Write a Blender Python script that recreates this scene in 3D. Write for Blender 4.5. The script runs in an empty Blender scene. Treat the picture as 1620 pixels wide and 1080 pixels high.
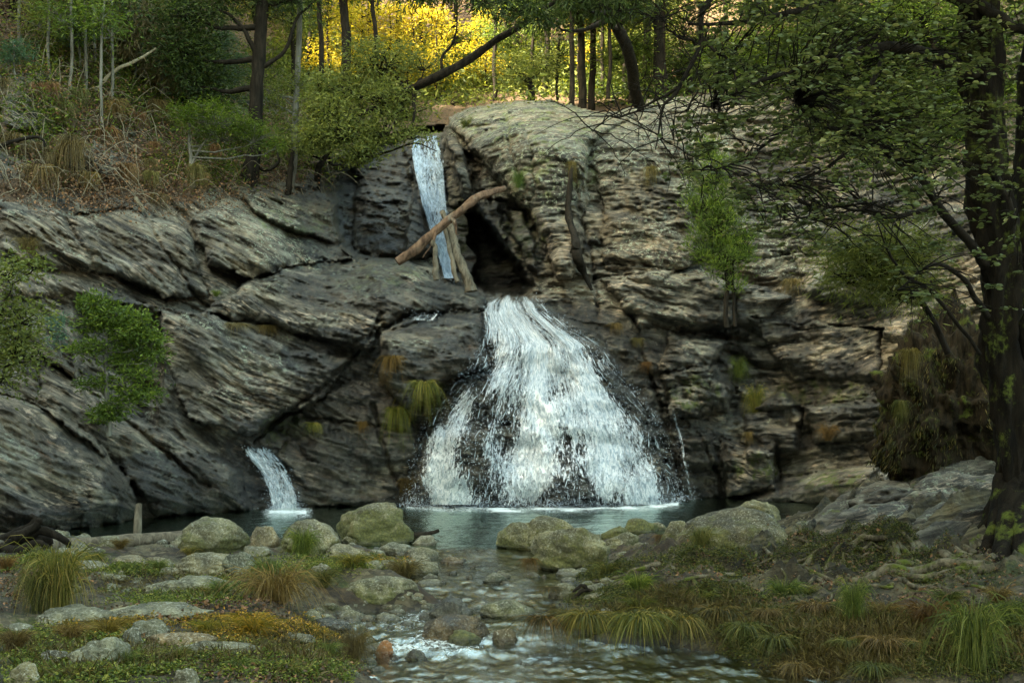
import bpy, math, random
import numpy as np
from mathutils import Vector, Matrix
R = math.radians
C = bpy.context.scene.collection
sc = bpy.context.scene

# ------------------------------------------------------------------ camera, sky, sun, exposure
F = 2250.0; CX = 810.0; HY = 670.0; CZ = 2.0      # focal length in photo pixels, horizon row, eye height
cd = bpy.data.cameras.new('camera'); cam = bpy.data.objects.new('camera', cd); C.objects.link(cam)
cd.sensor_width = 36; cd.lens = 36 * F / 1620; cd.shift_y = (HY - 540) / 1620
cd.clip_end = 2000; cd.clip_start = 0.1
cam.location = (0, 0, CZ); cam.rotation_euler = (R(90), 0, 0)
sc.camera = cam
SUN_EL, SUN_AZ = 31.0, -121.0     # azimuth measured clockwise from +Y: light comes from the left and a little behind the camera
w = bpy.data.worlds.new('World'); sc.world = w; w.use_nodes = True
nt = w.node_tree; bg = nt.nodes['Background']
sky = nt.nodes.new('ShaderNodeTexSky'); sky.sky_type = 'NISHITA'; sky.sun_disc = False
sky.sun_elevation = R(SUN_EL); sky.sun_rotation = R(SUN_AZ)
sky.air_density = 1.0; sky.dust_density = 3.0; sky.ozone_density = 1.0
tn = nt.nodes.new('ShaderNodeMix'); tn.data_type = 'RGBA'; tn.blend_type = 'MULTIPLY'; tn.inputs[0].default_value = 1; tn.inputs[7].default_value = (1.07, 1.045, .71, 1)
nt.links.new(sky.outputs[0], tn.inputs[6]); nt.links.new(tn.outputs[2], bg.inputs[0]); bg.inputs[1].default_value = 0.15
sl = bpy.data.lights.new('sun', 'SUN'); sl.energy = 5.0; sl.angle = R(0.5); sl.color = (1.0, 0.86, 0.66)
sun = bpy.data.objects.new('sun', sl); C.objects.link(sun)
sdir = Vector((math.sin(R(SUN_AZ)) * math.cos(R(SUN_EL)), math.cos(R(SUN_AZ)) * math.cos(R(SUN_EL)), math.sin(R(SUN_EL))))
sun.rotation_euler = sdir.to_track_quat('Z', 'Y').to_euler(); sun.location = sdir * 100
vs = sc.view_settings; vs.view_transform = 'Standard'; vs.look = 'None'; vs.gamma = 1; vs.use_curve_mapping = False
vs.exposure = 3.12
sc.cycles.max_bounces = 6; sc.cycles.diffuse_bounces = 3; sc.cycles.glossy_bounces = 3
sc.cycles.transparent_max_bounces = 16; sc.cycles.transmission_bounces = 4
sc.cycles.use_denoising = True

# ------------------------------------------------------------------ noise
_rs = np.random.RandomState(7)
_perm = _rs.permutation(256); _perm = np.concatenate([_perm, _perm, _perm])
_g = _rs.normal(size=(256, 3)); _g /= np.linalg.norm(_g, axis=1)[:, None]
def pn(x, y, z=0.0):
    x, y, z = np.broadcast_arrays(np.asarray(x, float), np.asarray(y, float), np.asarray(z, float))
    xi = np.floor(x).astype(int); yi = np.floor(y).astype(int); zi = np.floor(z).astype(int)
    xf = x - xi; yf = y - yi; zf = z - zi; xi &= 255; yi &= 255; zi &= 255
    u = xf**3 * (xf * (xf * 6 - 15) + 10); v = yf**3 * (yf * (yf * 6 - 15) + 10); q = zf**3 * (zf * (zf * 6 - 15) + 10)
    def gr(a, b, c):
        h = _perm[_perm[_perm[xi + a] + yi + b] + zi + c]; g = _g[h]
        return g[..., 0] * (xf - a) + g[..., 1] * (yf - b) + g[..., 2] * (zf - c)
    x00 = gr(0,0,0)*(1-u)+gr(1,0,0)*u; x10 = gr(0,1,0)*(1-u)+gr(1,1,0)*u
    x01 = gr(0,0,1)*(1-u)+gr(1,0,1)*u; x11 = gr(0,1,1)*(1-u)+gr(1,1,1)*u
    return ((x00*(1-v)+x10*v)*(1-q) + (x01*(1-v)+x11*v)*q) * 1.5
def fbm(x, y, z=0.0, o=4, g=0.5):
    s = 0; a = 1.0; f = 1.0
    for i in range(o):
        s = s + a * pn(x*f + 17.3*i, y*f + 9.1*i, np.asarray(z)*f + 4.7*i); a *= g; f *= 2.03
    return s
def h1(k, s=0.0):
    t = np.sin(k * 127.1 + s * 311.7 + 0.5) * 43758.5453
    return t - np.floor(t)
def sst(a, b, x):
    t = np.clip((x - a) / (b - a), 0, 1); return t*t*(3-2*t)
def inpoly(px, py, poly):
    r = np.zeros(px.shape, bool); n = len(poly)
    for i in range(n):
        x1, y1 = poly[i]; x2, y2 = poly[(i+1) % n]
        if y1 == y2: continue
        c = ((y1 > py) != (y2 > py)) & (px < (x2-x1)*(py-y1)/(y2-y1) + x1); r ^= c
    return r
def dline(px, py, pts, closed=False):
    d = np.full(px.shape, 1e9); n = len(pts)
    for i in range(n if closed else n-1):
        x1, y1 = pts[i][:2]; x2, y2 = pts[(i+1) % n][:2]
        L = (x2-x1)**2 + (y2-y1)**2 + 1e-9
        t = np.clip(((px-x1)*(x2-x1) + (py-y1)*(y2-y1)) / L, 0, 1)
        d = np.minimum(d, np.hypot(px-x1-t*(x2-x1), py-y1-t*(y2-y1)))
    return d
def tps(P, V, lam=1e-3):
    P = np.array(P, float); V = np.array(V, float); n = len(P)
    def K(a, b):
        r2 = ((a[:, None, :] - b[None, :, :])**2).sum(-1); return 0.5 * r2 * np.log(r2 + 1e-12)
    A = np.zeros((n+3, n+3)); A[:n, :n] = K(P, P) + lam*np.eye(n)
    A[:n, n] = 1; A[:n, n+1:] = P; A[n, :n] = 1; A[n+1:, :n] = P.T
    W = np.linalg.solve(A, np.concatenate([V, np.zeros(3)]))
    def f(Q):
        out = np.empty(len(Q))
        for i in range(0, len(Q), 40000):
            q = Q[i:i+40000]; out[i:i+40000] = K(q, P) @ W[:n] + W[n] + q @ W[n+1:]
        return out
    return f
def W3(px, py, D):
    return np.stack([(px-CX)/F*D, np.broadcast_to(D, np.shape(px)) + 0*px, CZ + (HY-py)/F*D], -1)
def at(px, py, D): return Vector(((px-CX)/F*D, D, CZ + (HY-py)/F*D))

# ------------------------------------------------------------------ objects
def tag(o, label=None, cat=None, group=None, kind=None):
    if label: o['label'] = label
    if cat: o['category'] = cat
    if group: o['group'] = group
    if kind: o['kind'] = kind
    return o
def link(o, parent=None):
    C.objects.link(o)
    if parent is not None: o.parent = parent
    return o
def empty(name, loc, label=None, cat=None, group=None, rz=0):
    o = bpy.data.objects.new(name, None); o.empty_display_size = 0.1; C.objects.link(o)
    o.location = loc; o.rotation_euler = (0, 0, rz); return tag(o, label, cat, group)
def npmesh(name, V, faces_list, attrs=None, smooth=True, mats=()):
    """faces_list: list of int arrays (n,k)."""
    me = bpy.data.meshes.new(name); V = np.asarray(V, np.float32)
    me.vertices.add(len(V)); me.vertices.foreach_set('co', V.ravel())
    fl = [np.asarray(f, np.int32) for f in faces_list if len(f)]
    nl = sum(f.size for f in fl); nf = sum(len(f) for f in fl)
    me.loops.add(nl); me.polygons.add(nf)
    me.loops.foreach_set('vertex_index', np.concatenate([f.ravel() for f in fl]))
    tot = np.concatenate([np.full(len(f), f.shape[1], np.int32) for f in fl])
    me.polygons.foreach_set('loop_start', np.concatenate([[0], np.cumsum(tot)[:-1]]).astype(np.int32))
    me.polygons.foreach_set('loop_total', tot)
    me.polygons.foreach_set('use_smooth', np.full(nf, smooth))
    for k, a in (attrs or {}).items():
        a = np.asarray(a, np.float32)
        if a.ndim == 1:
            me.attributes.new(k, 'FLOAT', 'POINT').data.foreach_set('value', a)
        else:
            me.attributes.new(k, 'FLOAT_VECTOR', 'POINT').data.foreach_set('vector', a.ravel())
    for m in mats: me.materials.append(m)
    me.update(); me.validate()
    return me
def mobj(name, V, F_, mat, parent=None, attrs=None, smooth=True, loc=None):
    me = npmesh(name, V, F_ if isinstance(F_, list) else [F_], attrs, smooth, (mat,))
    o = bpy.data.objects.new(name, me)
    if loc is not None: o.location = loc
    return link(o, parent)
def gridfaces(nr, nc, keep=None):
    i = np.arange(nr*nc).reshape(nr, nc)
    f = np.stack([i[:-1, :-1], i[:-1, 1:], i[1:, 1:], i[1:, :-1]], -1).reshape(-1, 4)
    return f if keep is None else f[keep.ravel()]
def compact(V, f, attrs):
    u, inv = np.unique(f, return_inverse=True)
    return V[u], inv.reshape(f.shape), {k: a[u] for k, a in attrs.items()}
def copy_tree(o, parent=None):
    c = o.copy(); C.objects.link(c); c.parent = parent
    for ch in list(o.children): copy_tree(ch, c)
    return c

# ------------------------------------------------------------------ node helpers
class NB:
    def __init__(s, name):
        s.m = bpy.data.materials.new(name); s.m.use_nodes = True; s.t = s.m.node_tree
        s.n = s.t.nodes; s.bsdf = s.n['Principled BSDF']; s.out = s.n['Material Output']
    def new(s, ty, **kw):
        n = s.n.new(ty)
        for k, v in kw.items(): setattr(n, k, v)
        return n
    def set(s, n, key, v):
        if hasattr(v, 'links') or isinstance(v, bpy.types.NodeSocket): s.t.links.new(v, n.inputs[key])
        elif v is not None:
            i = n.inputs[key]
            if i.type == 'RGBA' and len(v) == 3: v = (*v, 1)
            i.default_value = v
    def attr(s, name, vec=False):
        n = s.new('ShaderNodeAttribute', attribute_name=name); return n.outputs['Vector' if vec else 'Fac']
    def pos(s, obj=False):
        if obj: return s.new('ShaderNodeTexCoord').outputs['Object']
        return s.new('ShaderNodeNewGeometry').outputs['Position']
    def nz(s): return s.sep(s.new('ShaderNodeNewGeometry').outputs['Normal'], 2)
    def sep(s, v, i): n = s.new('ShaderNodeSeparateXYZ'); s.set(n, 0, v); return n.outputs[i]
    def scale(s, v, sx, sy=None, sz=None):
        n = s.new('ShaderNodeVectorMath', operation='MULTIPLY'); s.set(n, 0, v)
        n.inputs[1].default_value = (sx, sx if sy is None else sy, sx if sz is None else sz); return n.outputs[0]
    def noise(s, v, sc=1, det=5, rough=0.55, dist=0.0):
        n = s.new('ShaderNodeTexNoise'); s.set(n, 'Vector', v); n.inputs['Scale'].default_value = sc
        n.inputs['Detail'].default_value = det; n.inputs['Roughness'].default_value = rough; n.inputs['Distortion'].default_value = dist
        return n.outputs['Fac']
    def voro(s, v, sc=1, feat='F1', out='Distance'):
        n = s.new('ShaderNodeTexVoronoi', feature=feat); s.set(n, 'Vector', v); n.inputs['Scale'].default_value = sc; return n.outputs[out]
    def ss(s, v, a, b, o0=0.0, o1=1.0):
        n = s.new('ShaderNodeMapRange', interpolation_type='SMOOTHSTEP'); s.set(n, 0, v)
        for i, x in zip((1, 2, 3, 4), (a, b, o0, o1)): s.set(n, i, x)
        return n.outputs[0]
    def math(s, op, a, b=None, clamp=False):
        n = s.new('ShaderNodeMath', operation=op, use_clamp=clamp); s.set(n, 0, a)
        if b is not None: s.set(n, 1, b)
        return n.outputs[0]
    def mix(s, f, a, b, bt='MIX'):
        n = s.new('ShaderNodeMix', data_type='RGBA', blend_type=bt); s.set(n, 0, f); s.set(n, 6, a); s.set(n, 7, b); return n.outputs[2]
    def ramp(s, f, stops):
        n = s.new('ShaderNodeValToRGB'); s.set(n, 0, f); e = n.color_ramp.elements
        while len(e) < len(stops): e.new(0.5)
        for x, (p, c) in zip(e, stops): x.position = p; x.color = (*c, 1)
        return n.outputs[0]
    def bump(s, h, st=0.5, d=0.05, nrm=None):
        n = s.new('ShaderNodeBump'); s.set(n, 'Height', h); n.inputs['Strength'].default_value = st; n.inputs['Distance'].default_value = d
        if nrm is not None: s.set(n, 'Normal', nrm)
        return n.outputs[0]
    def P(s, **kw):
        for k, v in kw.items(): s.set(s.bsdf, k.replace('_', ' '), v)
        return s.m

def mat_rock(name='cliff_rock'):
    b = NB(name); st = b.attr('strat', True); p = b.pos()
    wet = b.attr('wet'); lich = b.attr('lichen'); moss = b.attr('moss'); soil = b.attr('soil')
    s1 = b.noise(b.scale(st, .8, 4.2, .9), 1, 10, .72, 1.1)
    s2 = b.noise(b.scale(st, 2.6, 13, 2.6), 1, 8, .7, .8)
    big = b.noise(p, .35, 4, .6)
    col = b.ramp(s1, [(.30, (.016, .015, .013)), (.42, (.055, .052, .044)), (.5, (.125, .118, .098)), (.58, (.20, .186, .148)), (.74, (.36, .33, .26))])
    pt = b.noise(b.scale(st, .55, 1.3, .6), 1, 6, .65, 1.5)
    col = b.mix(1, col, b.ramp(pt, [(.36, (.30, .28, .26)), (.5, (.85, .83, .78)), (.62, (1.35, 1.34, 1.27))]), 'MULTIPLY')
    warm = b.mix(b.ss(big, .42, .62), col, b.mix(1, col, (1.12, .98, .82), 'MULTIPLY'))
    col = b.mix(b.ss(s2, .4, .7, 0, .55), warm, b.mix(1, warm, (.45, .45, .48), 'MULTIPLY'))
    tan = b.math('MULTIPLY', b.ss(s2, .50, .62, 0, .85), b.ss(b.noise(p, .6, 5, .6), .47, .58))
    col = b.mix(tan, col, (.46, .36, .25))
    # rust in some layers
    rust = b.math('MULTIPLY', b.ss(s2, .56, .64), b.ss(b.noise(p, .9, 4), .56, .7))
    col = b.mix(b.math('MULTIPLY', rust, .7), col, (.27, .13, .06))
    # water stains: dark film
    stain = b.ss(b.noise(b.scale(p, .6, .6, .22), 1, 5, .6, .3), .52, .64)
    col = b.mix(b.math('MULTIPLY', stain, .6), col, b.mix(1, col, (.35, .35, .4), 'MULTIPLY'))
    sp = b.noise(p, 14, 7, .8); col = b.mix(b.ss(sp, .46, .36, 0, .75), col, b.mix(1, col, (.3, .3, .3), 'MULTIPLY')); col = b.mix(b.ss(sp, .56, .66, 0, .5), col, b.mix(1, col, (1.9, 1.85, 1.75), 'MULTIPLY'))
    # lichen: crusty pale spots; up-facing tops get more, painting in skylit ledges
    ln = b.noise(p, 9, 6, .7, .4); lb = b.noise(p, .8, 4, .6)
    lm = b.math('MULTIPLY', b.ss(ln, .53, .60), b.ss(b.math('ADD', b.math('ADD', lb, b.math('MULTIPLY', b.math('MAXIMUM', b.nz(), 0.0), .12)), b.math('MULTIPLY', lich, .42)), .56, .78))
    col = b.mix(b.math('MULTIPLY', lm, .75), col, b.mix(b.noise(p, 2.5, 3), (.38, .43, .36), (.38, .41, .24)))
    yl = b.math('MULTIPLY', b.math('MULTIPLY', b.ss(b.noise(p, 2.2, 6, .7), .5, .62), b.ss(lich, .55, .95)), .6)
    col = b.mix(yl, col, (.21, .25, .09))
    # moss and soil
    mn = b.noise(p, 3.5, 6, .65)
    mm = b.ss(b.math('ADD', mn, b.math('MULTIPLY', b.math('SUBTRACT', moss, .5), .7)), .56, .68)
    mcol = b.mix(b.noise(p, 14, 3), (.035, .05, .012), (.12, .13, .03))
    col = b.mix(mm, col, mcol)
    sn = b.ss(b.math('ADD', b.noise(p, 2.4, 7, .7), b.math('MULTIPLY', b.math('SUBTRACT', soil, .5), 1.1)), .5, .6)
    scol = b.ramp(b.noise(p, 16, 5, .75), [(.3, (.03, .02, .012)), (.5, (.10, .065, .035)), (.68, (.24, .13, .06))])
    col = b.mix(sn, col, scol)
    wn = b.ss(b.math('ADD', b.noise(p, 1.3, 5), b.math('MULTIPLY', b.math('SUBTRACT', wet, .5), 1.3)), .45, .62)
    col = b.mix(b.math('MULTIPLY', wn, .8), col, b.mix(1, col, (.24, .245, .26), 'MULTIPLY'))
    rough = b.ss(wn, 0, 1, .88, .4)
    h = b.math('ADD', b.math('MULTIPLY', s1, .4), b.math('MULTIPLY', s2, .35))
    h = b.math('ADD', h, b.math('MULTIPLY', sp, .45))
    h = b.math('ADD', h, b.math('MULTIPLY', b.noise(p, 12, 6, .7), .3))
    h = b.math('ADD', h, b.math('MULTIPLY', b.math('MULTIPLY', sn, b.noise(p, 30, 3, .7)), .5))
    return b.P(Base_Color=col, Roughness=rough, Normal=b.bump(h, .8, .12), Specular_IOR_Level=.5)

def mat_ground():
    b = NB('bank_ground'); p = b.pos(); st = b.attr('strat', True)
    wet = b.attr('wet'); moss = b.attr('moss'); rockm = b.attr('rock')
    s1 = b.noise(b.scale(st, 1.1, 3.2, 1.4), 1, 8, .7, 1.2)
    rcol = b.ramp(s1, [(.32, (.010, .010, .007)), (.46, (.05, .046, .030)), (.57, (.13, .118, .078)), (.7, (.28, .255, .175))])
    n2 = b.noise(p, 5, 7, .7)
    gcol = b.ramp(n2, [(.3, (.012, .010, .007)), (.48, (.045, .032, .018)), (.6, (.09, .06, .03)), (.74, (.16, .10, .05))])
    gr = b.voro(p, 16, 'F1', 'Color')
    pebm = b.ss(b.noise(p, 1.7, 4), .42, .52)
    gcol = b.mix(b.math('MULTIPLY', pebm, .8), gcol, b.mix(b.sep(gr, 0), (.035, .032, .022), (.21, .188, .125)))
    col = b.mix(rockm, gcol, rcol)
    mn = b.noise(p, 2.8, 7, .7)
    mm = b.ss(b.math('ADD', mn, b.math('MULTIPLY', b.math('SUBTRACT', moss, .5), .6)), .5, .62)
    mcol = b.ramp(b.noise(p, 18, 5, .7), [(.3, (.012, .018, .004)), (.5, (.045, .06, .012)), (.7, (.12, .13, .03))])
    col = b.mix(mm, col, mcol)
    col = b.mix(wet, col, b.mix(1, col, (.35, .33, .3), 'MULTIPLY'))
    col = b.mix(1, col, b.ramp(b.noise(p, .9, 5, .6), [(.35, (.32, .29, .22)), (.5, (.62, .57, .44)), (.66, (1.1, 1.02, .82))]), 'MULTIPLY')
    h = b.math('ADD', b.math('MULTIPLY', s1, rockm), b.math('MULTIPLY', b.noise(p, 22, 6, .75), .6))
    h = b.math('ADD', h, b.math('MULTIPLY', b.voro(p, 16), b.math('MULTIPLY', pebm, .6)))
    return b.P(Base_Color=col, Roughness=b.ss(wet, 0, 1, .9, .25), Normal=b.bump(h, .9, .06))

def mat_boulder():
    b = NB('boulder_stone'); p = b.pos(); o = b.pos(True)
    oc = b.new('ShaderNodeObjectInfo'); tint = oc.outputs['Color']; wet = oc.outputs['Alpha']
    n1 = b.noise(o, 2.2, 8, .65, .3); n3 = b.noise(p, 22, 5, .75)
    col = b.ramp(n1, [(.3, (.05, .05, .04)), (.46, (.15, .145, .105)), (.6, (.26, .245, .18)), (.76, (.40, .38, .29))])
    col = b.mix(b.ss(n3, .4, .7, 0, .5), col, b.mix(1, col, (.5, .5, .5), 'MULTIPLY'))
    col = b.mix(1, col, tint, 'MULTIPLY')
    sp = b.noise(p, 34, 5, .85); col = b.mix(b.ss(sp, .53, .62, 0, .8), col, (.46, .45, .37)); col = b.mix(b.ss(sp, .46, .38, 0, .8), col, (.025, .025, .02))
    pt = b.noise(o, 1.3, 5, .65, 1.0); col = b.mix(1, col, b.ramp(pt, [(.38, (.5, .5, .46)), (.52, (1., 1., 1.)), (.64, (1.5, 1.45, 1.35))]), 'MULTIPLY')
    # pale crust
    l = b.ss(b.noise(p, 6, 7, .75, .5), .58, .66); col = b.mix(b.math('MULTIPLY', l, .5), col, (.36, .38, .32))
    moss = b.attr('moss')
    mn = b.math('ADD', b.noise(p, 4, 7, .7), b.math('MULTIPLY', moss, .5))
    mm = b.ss(mn, .68, .82)
    mcol = b.ramp(b.noise(p, 26, 4, .7), [(.3, (.025, .03, .006)), (.5, (.08, .085, .02)), (.7, (.19, .18, .05))])
    col = b.mix(b.math('MULTIPLY', mm, .85), col, mcol)
    wl = b.attr('waterline')
    wl = b.math('MAXIMUM', wl, b.math('SUBTRACT', 1, wet))
    col = b.mix(b.math('MULTIPLY', wl, .8), col, b.mix(1, col, (.28, .26, .24), 'MULTIPLY'))
    h = b.math('ADD', n1, b.math('MULTIPLY', n3, .25)); h = b.math('ADD', h, b.math('MULTIPLY', b.noise(p, 60, 3), .12))
    return b.P(Base_Color=col, Roughness=b.ss(wl, 0, 1, .82, .25), Normal=b.bump(h, .95, .08))

def mat_water(name, stream):
    b = NB(name); p = b.pos(); t = b.t
    if stream:
        h = b.math('ADD', b.noise(b.scale(p, 6, 3.5, 1), 1, 6, .7, .8), b.math('MULTIPLY', b.noise(p, 24, 4, .6, .5), .3))
        nrm = b.bump(h, .3, .05)
    else:
        h = b.math('ADD', b.noise(b.scale(p, 2.2, 1.6, 1), 1, 5, .6, .6), b.math('MULTIPLY', b.noise(b.scale(p, 11, 7, 1), 1, 3, .6), .35))
        nrm = b.bump(h, .5, .07)
    tr = b.new('ShaderNodeBsdfTransparent'); tr.inputs[0].default_value = (.27, .26, .17, 1)
    dp = b.new('ShaderNodeBsdfDiffuse'); dp.inputs[0].default_value = (.022, .022, .013, 1) if stream else (.02, .055, .04, 1)
    depth = b.attr('depth')
    m0 = b.new('ShaderNodeMixShader'); b.set(m0, 0, depth); b.set(m0, 1, tr.outputs[0]); b.set(m0, 2, dp.outputs[0])
    gl = b.new('ShaderNodeBsdfGlossy'); gl.inputs['Roughness'].default_value = .06; b.set(gl, 'Normal', nrm); gl.inputs[0].default_value = (.62, .64, .60, 1) if stream else (.64, .73, .65, 1)
    fr = b.new('ShaderNodeFresnel'); fr.inputs['IOR'].default_value = 1.36; b.set(fr, 'Normal', nrm)
    m1 = b.new('ShaderNodeMixShader'); b.set(m1, 0, fr.outputs[0]); b.set(m1, 1, m0.outputs[0]); b.set(m1, 2, gl.outputs[0])
    foam = b.attr('foam')
    fn = b.noise(b.scale(p, 15, 9, 1), 1, 8, .8, .8)
    fm = b.ss(b.math('ADD', fn, b.math('MULTIPLY', foam, .5)), .66, .82)
    df = b.new('ShaderNodeBsdfDiffuse'); df.inputs[0].default_value = (.66, .72, .72, 1)
    m2 = b.new('ShaderNodeMixShader'); b.set(m2, 0, fm); b.set(m2, 1, m1.outputs[0]); b.set(m2, 2, df.outputs[0])
    t.links.new(m2.outputs[0], b.out.inputs[0]); return b.m

def mat_fall(name='white_water', cut=True, tint=(.97, .99, 1.0)):
    b = NB(name); t = b.t
    fl = b.attr('flow', True)
    n1 = b.noise(b.scale(fl, 7, 1.5, 1), 1, 8, .75, 1.4)
    n2 = b.noise(b.scale(fl, 22, 6, 1), 1, 5, .7, .8)
    den = b.attr('thick')
    n3 = b.noise(b.scale(fl, 45, 14, 1), 1, 3, .6, .6)
    nn = b.math('SUBTRACT', b.math('ADD', b.math('ADD', b.math('MULTIPLY', n1, .5), b.math('MULTIPLY', n2, .35)), b.math('MULTIPLY', n3, .15)), .5)
    v = b.math('ADD', b.math('MULTIPLY', nn, 3.7), den)
    a = b.ss(v, .32, .52)
    col = b.mix(b.ss(n2, .38, .58), (tint[0]*.42, tint[1]*.50, tint[2]*.56), tint)
    df = b.new('ShaderNodeBsdfDiffuse'); b.set(df, 0, col); b.set(df, 'Normal', b.bump(b.math('ADD', n1, n2), .8, .15))
    tl = b.new('ShaderNodeBsdfTranslucent'); b.set(tl, 0, col)
    gl = b.new('ShaderNodeBsdfGlossy'); gl.inputs['Roughness'].default_value = .3
    m0 = b.new('ShaderNodeMixShader'); m0.inputs[0].default_value = .10; b.set(m0, 1, df.outputs[0]); b.set(m0, 2, tl.outputs[0])
    m1 = b.new('ShaderNodeMixShader'); m1.inputs[0].default_value = .08; b.set(m1, 1, m0.outputs[0]); b.set(m1, 2, gl.outputs[0])
    o = m1.outputs[0]
    if cut:
        tr = b.new('ShaderNodeBsdfTransparent'); m2 = b.new('ShaderNodeMixShader'); b.set(m2, 0, a); b.set(m2, 1, tr.outputs[0]); b.set(m2, 2, o); o = m2.outputs[0]
    t.links.new(o, b.out.inputs[0]); return b.m

def mat_leaf(name, c0, c1, c2=None, trans=.3, rough=.55):
    b = NB(name); t = b.t; r = b.attr('rnd')
    stops = [(.1, c0), (.6, c1)] + ([(.97, c2)] if c2 else [])
    col = b.ramp(r, stops)
    oi = b.new('ShaderNodeObjectInfo'); col = b.mix(1, col, oi.outputs['Color'], 'MULTIPLY')
    b.P(Base_Color=col, Roughness=rough, Specular_IOR_Level=.35)
    tl = b.new('ShaderNodeBsdfTranslucent'); b.set(tl, 0, b.mix(1, col, (1.3, 1.25, .6), 'MULTIPLY'))
    m = b.new('ShaderNodeMixShader'); m.inputs[0].default_value = trans; b.set(m, 1, b.bsdf.outputs[0]); b.set(m, 2, tl.outputs[0])
    t.links.new(m.outputs[0], b.out.inputs[0]); return b.m

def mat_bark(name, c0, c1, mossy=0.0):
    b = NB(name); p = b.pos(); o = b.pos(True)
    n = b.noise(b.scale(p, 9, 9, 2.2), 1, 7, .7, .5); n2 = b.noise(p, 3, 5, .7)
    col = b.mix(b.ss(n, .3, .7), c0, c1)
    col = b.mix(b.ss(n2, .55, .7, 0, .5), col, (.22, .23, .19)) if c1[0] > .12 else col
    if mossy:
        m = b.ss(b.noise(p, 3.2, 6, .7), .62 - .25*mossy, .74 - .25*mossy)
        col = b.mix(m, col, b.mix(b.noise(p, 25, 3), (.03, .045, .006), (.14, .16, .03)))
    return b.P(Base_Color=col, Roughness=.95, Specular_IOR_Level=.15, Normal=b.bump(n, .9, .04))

M = dict(
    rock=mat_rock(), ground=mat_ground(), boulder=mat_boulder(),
    pool=mat_water('pool_water', False), stream=mat_water('stream_water', True),
    fall=mat_fall(), fall_blue=mat_fall('blue_white_water', tint=(.62, .76, .90)), strand=mat_fall('white_strands', False),
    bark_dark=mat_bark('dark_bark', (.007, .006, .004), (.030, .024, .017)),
    bark_grey=mat_bark('grey_bark', (.08, .075, .06), (.24, .23, .19)),
    bark_moss=mat_bark('mossy_bark', (.015, .012, .008), (.06, .045, .03), 1.0),
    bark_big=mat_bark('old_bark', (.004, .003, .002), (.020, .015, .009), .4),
    root=mat_bark('root_bark', (.03, .026, .016), (.20, .17, .115), .45),
    wood=mat_bark('weathered_wood', (.05, .042, .03), (.21, .18, .13)),
    wood_red=mat_bark('peeled_wood', (.05, .03, .02), (.22, .14, .09)),
    straw=mat_bark('dry_twig', (.20, .17, .11), (.42, .36, .25)),
    outcrop=mat_bark('mossy_earth', (.006, .005, .003), (.05, .036, .02), .3),
    moss=mat_bark('thick_moss', (.03, .045, .006), (.09, .11, .02), 1.0),
    leaf_mid=mat_leaf('leaf_mid', (.035, .06, .008), (.11, .17, .02), (.26, .33, .045)),
    leaf_olive=mat_leaf('leaf_olive', (.065, .085, .018), (.17, .20, .045), (.32, .33, .08), .35),
    leaf_yellow=mat_leaf('leaf_yellow', (.26, .24, .02), (.60, .50, .05), (.80, .50, .06), .55),  # golden backlight of the far wood partly put into this leaf colour
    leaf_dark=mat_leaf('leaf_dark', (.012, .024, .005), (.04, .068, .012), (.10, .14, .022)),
    leaf_blue=mat_leaf('leaf_blue', (.035, .08, .05), (.09, .17, .11), (.16, .26, .17)),
    leaf_fg=mat_leaf('leaf_near', (.07, .095, .035), (.16, .20, .08), (.36, .36, .15), .3, .42),
    grass=mat_leaf('grass_blades', (.04, .055, .012), (.13, .15, .04), (.34, .28, .12), .25),
    straw_grass=mat_leaf('dry_grass_blades', (.09, .075, .03), (.21, .17, .075), (.38, .32, .17), .3),
    litter=mat_leaf('fallen_leaves', (.05, .03, .018), (.15, .09, .05), (.36, .18, .08), .1),
)

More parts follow.
